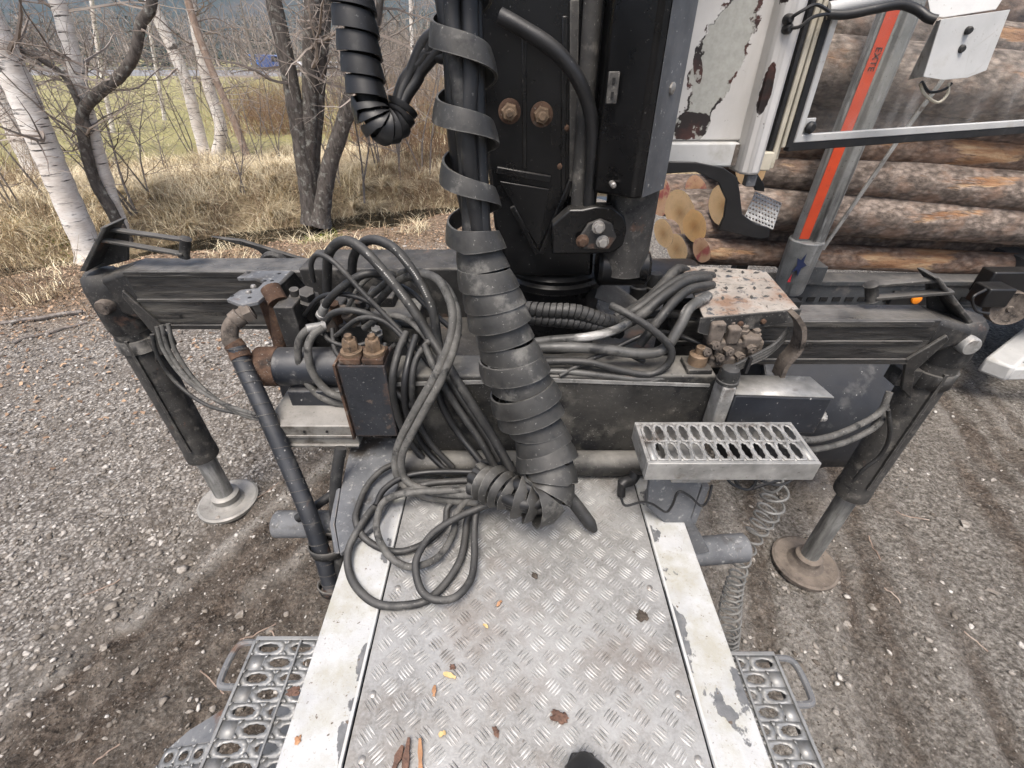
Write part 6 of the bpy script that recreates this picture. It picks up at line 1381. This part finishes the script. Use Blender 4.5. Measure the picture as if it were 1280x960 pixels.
# hoses over the right of the crane foot
for k, (y0_, r, m, lab) in enumerate(((392, .020, 'wrapr', 'upper ribbed spiral-sheathed hose right of the thick bundle'), (403, .018, 'wrapr', 'lower ribbed spiral-sheathed hose right of the thick bundle'))):
    pth = spline([W(640, y0_-8, 1.17), W(680, y0_-4, 1.15), W(720, y0_-2 if k == 0 else y0_, 1.15), W(752, y0_+8-k*2, 1.16), W(775, y0_+14, 1.2)], 8)
    t = thing('sheathed_hose', lab, 'hose', tuple(pth[-1]), 'hydraulic hoses on the crane foot'); mb = MB(); mb.tube(pth, r*.9, 12); obj('core', mb, mt['hole_black'], t)
    obj('spiral_sheath', helix_wrap(pth, lambda f: r*.95, lambda f: .017, lambda f: .0135, .002, .0012, 20, .05, 3+k, 0, arclen(pth)[-1]*.93), mt['rubber'], t, angle=50)
hose([(640, 432, 1.13), (690, 425, 1.11), (735, 421, 1.1), (770, 412, 1.13), (800, 395, 1.18), (835, 368, 1.25), (862, 348, 1.32)], .0145, 'worn pale hose rising from behind the thick bundle to the tread guard', 'hose_worn')
hose([(640, 436, 1.1), (700, 434, 1.085), (750, 436, 1.08), (800, 442, 1.08), (830, 436, 1.09), (850, 408, 1.11), (862, 385, 1.14), (885, 370, 1.2)], .017, 'shiniest worn hose lying along the cross beam top', 'hose_worn')
hose([(640, 456, 1.08), (690, 452, 1.07), (735, 453, 1.065), (775, 463, 1.06), (812, 468, 1.06), (835, 455, 1.065), (838, 435, 1.07), (815, 412, 1.08), (785, 393, 1.1), (764, 382, 1.14)], .012, 'black hose doubling back in a hook above the cross beam', 'rubber')
hose([(640, 466, 1.07), (700, 464, 1.06), (760, 470, 1.055), (800, 474, 1.055), (840, 470, 1.06)], .010, 'lowest thin hose lying along the cross beam edge', 'hose_worn')
for k, (pts, r, lab) in enumerate((([(775, 408, 1.17), (800, 395, 1.16), (830, 370, 1.2), (858, 352, 1.26), (885, 348, 1.34)], .018, 'fat dark hose bending under the tread guard, topmost'),
      ([(765, 405, 1.2), (800, 384, 1.2), (835, 358, 1.24), (862, 345, 1.3), (890, 345, 1.38)], .016, 'dark hose tucked behind the topmost one under the tread guard'),
      ([(800, 430, 1.12), (822, 402, 1.12), (842, 378, 1.16), (862, 362, 1.22), (890, 356, 1.3)], .015, 'dark hose in the middle of the sheaf under the tread guard'),
      ([(770, 398, 1.22), (795, 385, 1.24), (820, 365, 1.28), (838, 345, 1.34), (850, 336, 1.42), (866, 345, 1.46)], .018, 'dark hose looping highest behind the tread guard edge'),
      ([(735, 400, 1.22), (770, 398, 1.24), (805, 382, 1.3), (830, 372, 1.36)], .013, 'thin hose behind the ribbed sheaths'),
      ([(760, 415, 1.2), (790, 400, 1.22), (830, 392, 1.24), (870, 402, 1.25)], .013, 'thin hose running low beneath the sheaf to the brown valve'))):
    hose(pts, r, lab, 'rubber')
cbl = thing('cable_loom', 'loom of thin grey cables tied beside the brown valve', 'cable loom', tuple(W(940, 455, 1.06)))
for k in range(6):
    mb = MB(); mb.tube(spline([W(905+k*2, 468-k*2, 1.04), W(930+k*2, 458-k*2.5, 1.05), W(958+k*2, 445-k*3, 1.06), W(980+k, 425-k*3, 1.1)], 5), .0045, 6); obj('cable', mb, mt['rubber' if k % 2 else 'hose_grey'], cbl)
mb = MB(); mb.box(W(935, 456, 1.035), (.008, .012, .05)); obj('cable_tie', mb, mt['rubber_new'], cbl)
# domes and plates behind the valve hoses
for (x, y) in ((800, 352), (818, 352)):
    p = W(x, y, 1.7); mb = MB(); mb.lathe(p-V((0, 0, .04)), (0, 0, 1), [(.034, -.2), (.034, 0), (.036, .005), (.036, .02), (.03, .025), (.03, .06), (.024, .075), (.01, .08)], 20); obj('rubber_cap', mb, mt['rubber'], crane)
mb = MB(); mb.prism([W(735, 345, 1.46), W(760, 350, 1.46), W(812, 388, 1.36), W(800, 392, 1.34), W(738, 372, 1.42)], (0, .02, 0)); obj('pillar_gusset', mb, mt['grime'], crane, .004)
# coiled air line, thin cables
cl_path = spline([W(948, 590, 1.0), W(968, 605, 1.0), W(965, 630, .98), W(948, 660, .96), W(932, 690, .93), W(920, 725, .90), W(913, 760, .87), (W(912, 800, .83)), W(916, 835, .80)], 10)
pth = resample(cl_path, .0015); fr2 = frames(pth); pts = []; tot = len(pth)
for i, p in enumerate(pth):
    t, a, b = fr2[i]; ph_ = 0 if i == 0 else ph_+2*math.pi*.0015/(.05-.026*i/tot+.012*math.sin(i*.03)); an = ph_; r = .032+.006*math.sin(i*.017); pts.append(p+(a*math.cos(an)+b*math.sin(an))*r)
pts = pts[::2]; mb = MB(); mb.tube(pts, .0042, 6); obj('coiled_air_line', mb, mt['wire'], None, label='grey coiled air line hanging below the galvanised grip step', cat='coiled line', origin=tuple(pts[-1]))
for k, ptsx in enumerate(([(905, 592, .93), (915, 605, .92), (935, 612, .92), (945, 600, .93), (935, 590, .94), (918, 596, .93), (930, 612, .92), (955, 606, .93), (975, 600, .95)], [(940, 590, .95), (955, 602, .94), (975, 606, .94), (990, 598, .95), (985, 588, .96)])):
    mb = MB(); mb.tube(spline([W(*p) for p in ptsx], 6), .0045, 6); obj('slack_cable', mb, mt['rubber_new'], None, label=['black slack cable coiled in loops just under the grip step', 'dark cable end drooping under the outer corner of the grip step'][k], cat='cable', origin=tuple(W(*ptsx[-1])))
mb = MB(); mb.tube(spline([W(890, 606, .82), W(885, 625, .80), (W(876, 632, .80)), W(862, 620, .805), W(848, 615, .805), W(840, 632, .80), W(832, 640, .80), W(815, 630, .80), W(800, 628, .80), W(782, 632, .79), W(776, 622, .80)], 6), .0035, 6); obj('thin_cable', mb, mt['rubber_new'], None, label='thin black cable trailing over the right gusset plate', cat='cable', origin=tuple(W(840, 632, .80)))
pk = thing('cable_plug', 'black plug standing at the edge of the checker plate beside the grip step', 'plug', tuple(G(778, 622, 1.0)))
a = G(776, 622, 1.0); b = W(795, 590, a.y+.03)
mb = MB(); mb.tube(spline([a+V((0, 0, .01)), a+V((0, .01, .05)), a.lerp(b, .7), b], 5), [.012]*5+[.017]*11, 12); obj('plug_body', mb, mt['rubber_new'], pk)
# ------------------------------------------------------------------ debris on the deck
def lump(name, px, size, mat, lab, cat, seed, flat=.6, z=1.003):
    rs = random.Random(seed); c = G(px[0], px[1], z); bm = bmesh.new(); bmesh.ops.create_icosphere(bm, subdivisions=3, radius=1)
    off = V((seed*3.1, 0, 0)); rot = Matrix.Rotation(rs.uniform(0, 6.28), 3, 'Z')
    for v in bm.verts:
        size = size; n = .62+.5*mnoise.noise(v.co*1.6+off)+.3*mnoise.noise(v.co*4+off); p = V((v.co.x*size[0]*n, v.co.y*size[1]*n, max(v.co.z, -.6)*size[0]*flat*n)); v.co = rot @ p+V((0, 0, size[0]*flat*.5))
    me = bpy.data.meshes.new(name); bm.to_mesh(me); bm.free(); finish(me, [mt[mat]], True, 60, False)
    o = bpy.data.objects.new(name, me); COL.objects.link(o); o.location = c; return tag(o, lab, cat)
def chip(px, L, w, ang, mat, lab, seed, name='wood_chip', z=1.004, th=.003):
    L *= .8; w *= .8; rs = random.Random(seed); c = G(px[0], px[1], z); mb = MB(); d = V((math.cos(ang), math.sin(ang), 0)); s = V((-d.y, d.x, 0)); n = 5; top = []; bot = []
    for k in range(n+1):
        t = k/n; ww = w*(.35+.55*math.sin(math.pi*(t*.8+.12)))*rs.uniform(.5, 1.15); zz_ = .004*math.sin(math.pi*t)+rs.uniform(0, .002); p = c+d*(L*(t-.5))
        top += [p+s*ww+V((0, 0, zz_+th)), p-s*ww+V((0, 0, zz_*.4+th))]; bot += [p+s*ww+V((0, 0, zz_)), p-s*ww+V((0, 0, zz_*.4))]
    m_ = len(top); fs = []
    for k in range(n):
        a = 2*k; fs += [(a, a+1, a+3, a+2), (m_+a, m_+a+2, m_+a+3, m_+a+1), (a, a+2, m_+a+2, m_+a), (a+1, m_+a+1, m_+a+3, a+3)]
    fs += [(0, m_, m_+1, 1), (m_-2, m_-1, 2*m_-1, 2*m_-2)]; mb.add(top+bot, fs)
    return obj(name, mb, mt[mat], None, label=lab, cat='wood chip', origin=tuple(c))
chip((562, 845), .036, .007, -.3, 'chip_y', 'yellow wood chip on the checker plate beside a dark bark crumb', 1)
chip((543, 864), .026, .006, 1.6, 'chip_o', 'orange wood chip on the checker plate just below the yellow one', 2)
chip((624, 755), .022, .006, .9, 'chip_o', 'small orange chip on the checker plate near the hose loop', 3)
chip((607, 783), .018, .004, -.6, 'chip_y', 'tiny pale chip below the small orange chip', 4)
chip((553, 918), .018, .006, .4, 'chip_y', 'pair of pale crumbs near the bark strips', 5)
chip((526, 948), .075, .008, 1.75, 'chip_o', 'long fresh wood sliver beside the brown bark strips at the deck edge', 6, th=.008)
chip((509, 946), .07, .011, 1.6, 'bark_bit', 'brown bark strip lying beside the long wood sliver', 7, 'bark_strip', th=.01)
chip((497, 952), .06, .009, 1.3, 'bark_bit', 'darker bark strip on the outside of the strip pair', 8, 'bark_strip', th=.008)
lump('bark_crumb', (566, 834), (.010, .008), 'bark_bit', 'dark bark crumb touching the yellow wood chip', 'bark', 2)
lump('bark_lump', (699, 897), (.017, .026), 'bark_bit', 'reddish brown bark lump in the middle of the checker plate', 'bark', 3)
lump('soil_clod', (803, 771), (.018, .022), 'clod', 'black mossy clod near the right edge of the checker plate', 'clod', 4, .35)
lump('bark_crumb', (668, 720), (.010, .013), 'clod', 'dark crumb on the checker plate below the thick hose bundle', 'bark', 5)
lump('bark_crumb', (620, 915), (.014, .008), 'bark_bit', 'flat brown crumb between the bark lump and the pale crumbs', 'bark', 6, .35)
lump('bark_crumb', (373, 925), (.010, .010), 'chip_o', 'orange-brown crumb on the left chipped rail', 'bark', 7, .4)
lump('bark_crumb', (368, 866), (.014, .02), 'bark_bit', 'reddish bark piece caught between the left rail and the step', 'bark', 8, .5, .99)
# toe of the boot standing on the plate
bt = thing('boot', 'black rubber boot toe standing on the checker plate', 'boot', tuple(G(725, 962, 1.0)))
c = G(727, 948, 1.003); mb = MB(); secs = [(.0, .012, .03), (-.02, .036, .048), (-.06, .046, .062), (-.12, .045, .075), (-.18, .040, .10), (-.24, .038, .13), (-.29, .034, .12)]
n = 14
for (dy, hw, hh) in secs:
    for k in range(n):
        a = 2*math.pi*k/n; mb.v.append((c.x+hw*math.cos(a), c.y+dy, c.z+.012+hh*.5+hh*.5*math.sin(a)))
for i in range(len(secs)-1):
    for k in range(n): k2 = (k+1) % n; mb.f.append((i*n+k, i*n+k2, (i+1)*n+k2, (i+1)*n+k)); mb.m.append(0)
mb.f.append(tuple(range(n))); mb.m.append(0); mb.f.append(tuple((len(secs)-1)*n+k for k in range(n))); mb.m.append(0)
obj('upper', mb, mt['rubber_new'], bt, angle=60)
mb = MB(); mb.prism([(c.x+x, c.y+y, c.z) for x, y in [(-.02, .006), (.02, .006), (.045, -.04), (.05, -.1), (.042, -.2), (.04, -.29), (-.04, -.29), (-.042, -.2), (-.05, -.1), (-.045, -.04)]], (0, 0, .016)); obj('sole', mb, mt['rubber'], bt, .004)
# ------------------------------------------------------------------ single stones and twigs on the yard
ST = [(30, 327), (210, 595), (155, 620), (220, 665), (330, 820), (160, 600), (350, 895), (490, 310), (120, 380), (290, 320), (400, 745), (270, 540), (225, 590), (15, 780), (30, 830), (115, 700), (215, 690), (178, 815), (60, 860), (1090, 870), (1160, 745), (1205, 830), (1120, 640), (1060, 800), (1210, 720), (1110, 910)]
SP = [(40, 660), (95, 690), (30, 560), (155, 620), (210, 600), (112, 685), (180, 640), (235, 605), (60, 760), (20, 730), (130, 810), (75, 860), (170, 840), (222, 775), (265, 700), (300, 770), (330, 735), (150, 740), (200, 720), (15, 880),
      (1090, 760), (1150, 700), (1205, 655), (1240, 740), (1110, 850), (1160, 800), (1060, 780), (1240, 600), (1180, 620), (1130, 590), (940, 700), (985, 740)]
for i, (x, y) in enumerate(SP):
    p = Gt(x, y); rs = random.Random(i); bm = bmesh.new(); bmesh.ops.create_icosphere(bm, subdivisions=1, radius=1); sz = rs.uniform(.010, .02)
    for v in bm.verts:
        n_ = 1+.8*mnoise.noise(v.co*1.9+V((i*5.1, 0, 0))); v.co = V((v.co.x*sz*1.2*n_, v.co.y*sz*n_, v.co.z*sz*.6*n_))
    me = bpy.data.meshes.new('stone'); bm.to_mesh(me); bm.free(); finish(me, [mt['stone']], True, 20, False)
    o = bpy.data.objects.new('stone', me); COL.objects.link(o); o.location = (p.x, p.y, p.z+sz*.3); o.rotation_euler.z = rs.uniform(0, 6.28)
    tag(o, 'single pale stone larger than the gravel around it, left yard' if x < 640 else 'single pale stone larger than the gravel around it, right yard', 'stone', 'larger stones on the left of the truck' if x < 640 else 'larger stones on the right of the truck')
TW = [((395, 800), (372, 840)), ((335, 790), (370, 815)), ((300, 800), (345, 780)), ((150, 930), (118, 955)), ((225, 520), (300, 490)), ((105, 745), (150, 725)), ((1085, 670), (1100, 700)), ((1205, 790), (1235, 815)), ((1105, 735), (1125, 755)), ((1120, 640), (1160, 650)), ((320, 625), (355, 600)), ((250, 840), (285, 870))]
TWL = ['pale twig beside the left step corner', 'thin twig above the left step', 'bleached twig slanting towards the left step', 'twig at the muddy track near the left step foot', 'long thin root-like twig behind the left foot pad', 'twig on the gravel left of the mud track', 'short pale twig right of the right foot pad', 'twig on the far right gravel', 'dark twig below the right foot pad', 'thin twig on the yard below the white drawbar', 'twig on the ground beside the fat taped hose', 'thin brown twig in the mud']
for i, ((a, b), lab) in enumerate(zip(TW, TWL)): stick(a, b, .003, lab, 40+i, 'bark_pink', 'twig')
# ------------------------------------------------------------------ the air over the valley
mb = MB(); mb.bb(-2510, 2510, -310, 2615, float(Z.min())-1.0, float(Z.max())+25)
hz = obj('haze', mb, bpy.data.materials.new('valley_air'), None, smooth=False, label='thin pale haze over the valley', cat='haze', kind='stuff')
hm = hz.data.materials[0]; hm.use_nodes = True; hn = hm.node_tree.nodes; hn.clear()
ho = hn.new('ShaderNodeOutputMaterial'); hv = hn.new('ShaderNodeVolumePrincipled'); hv.inputs['Color'].default_value = (.6, .77, 1.0, 1); hv.inputs['Density'].default_value = .0005; hv.inputs['Anisotropy'].default_value = .2
hm.node_tree.links.new(hv.outputs[0], ho.inputs['Volume'])
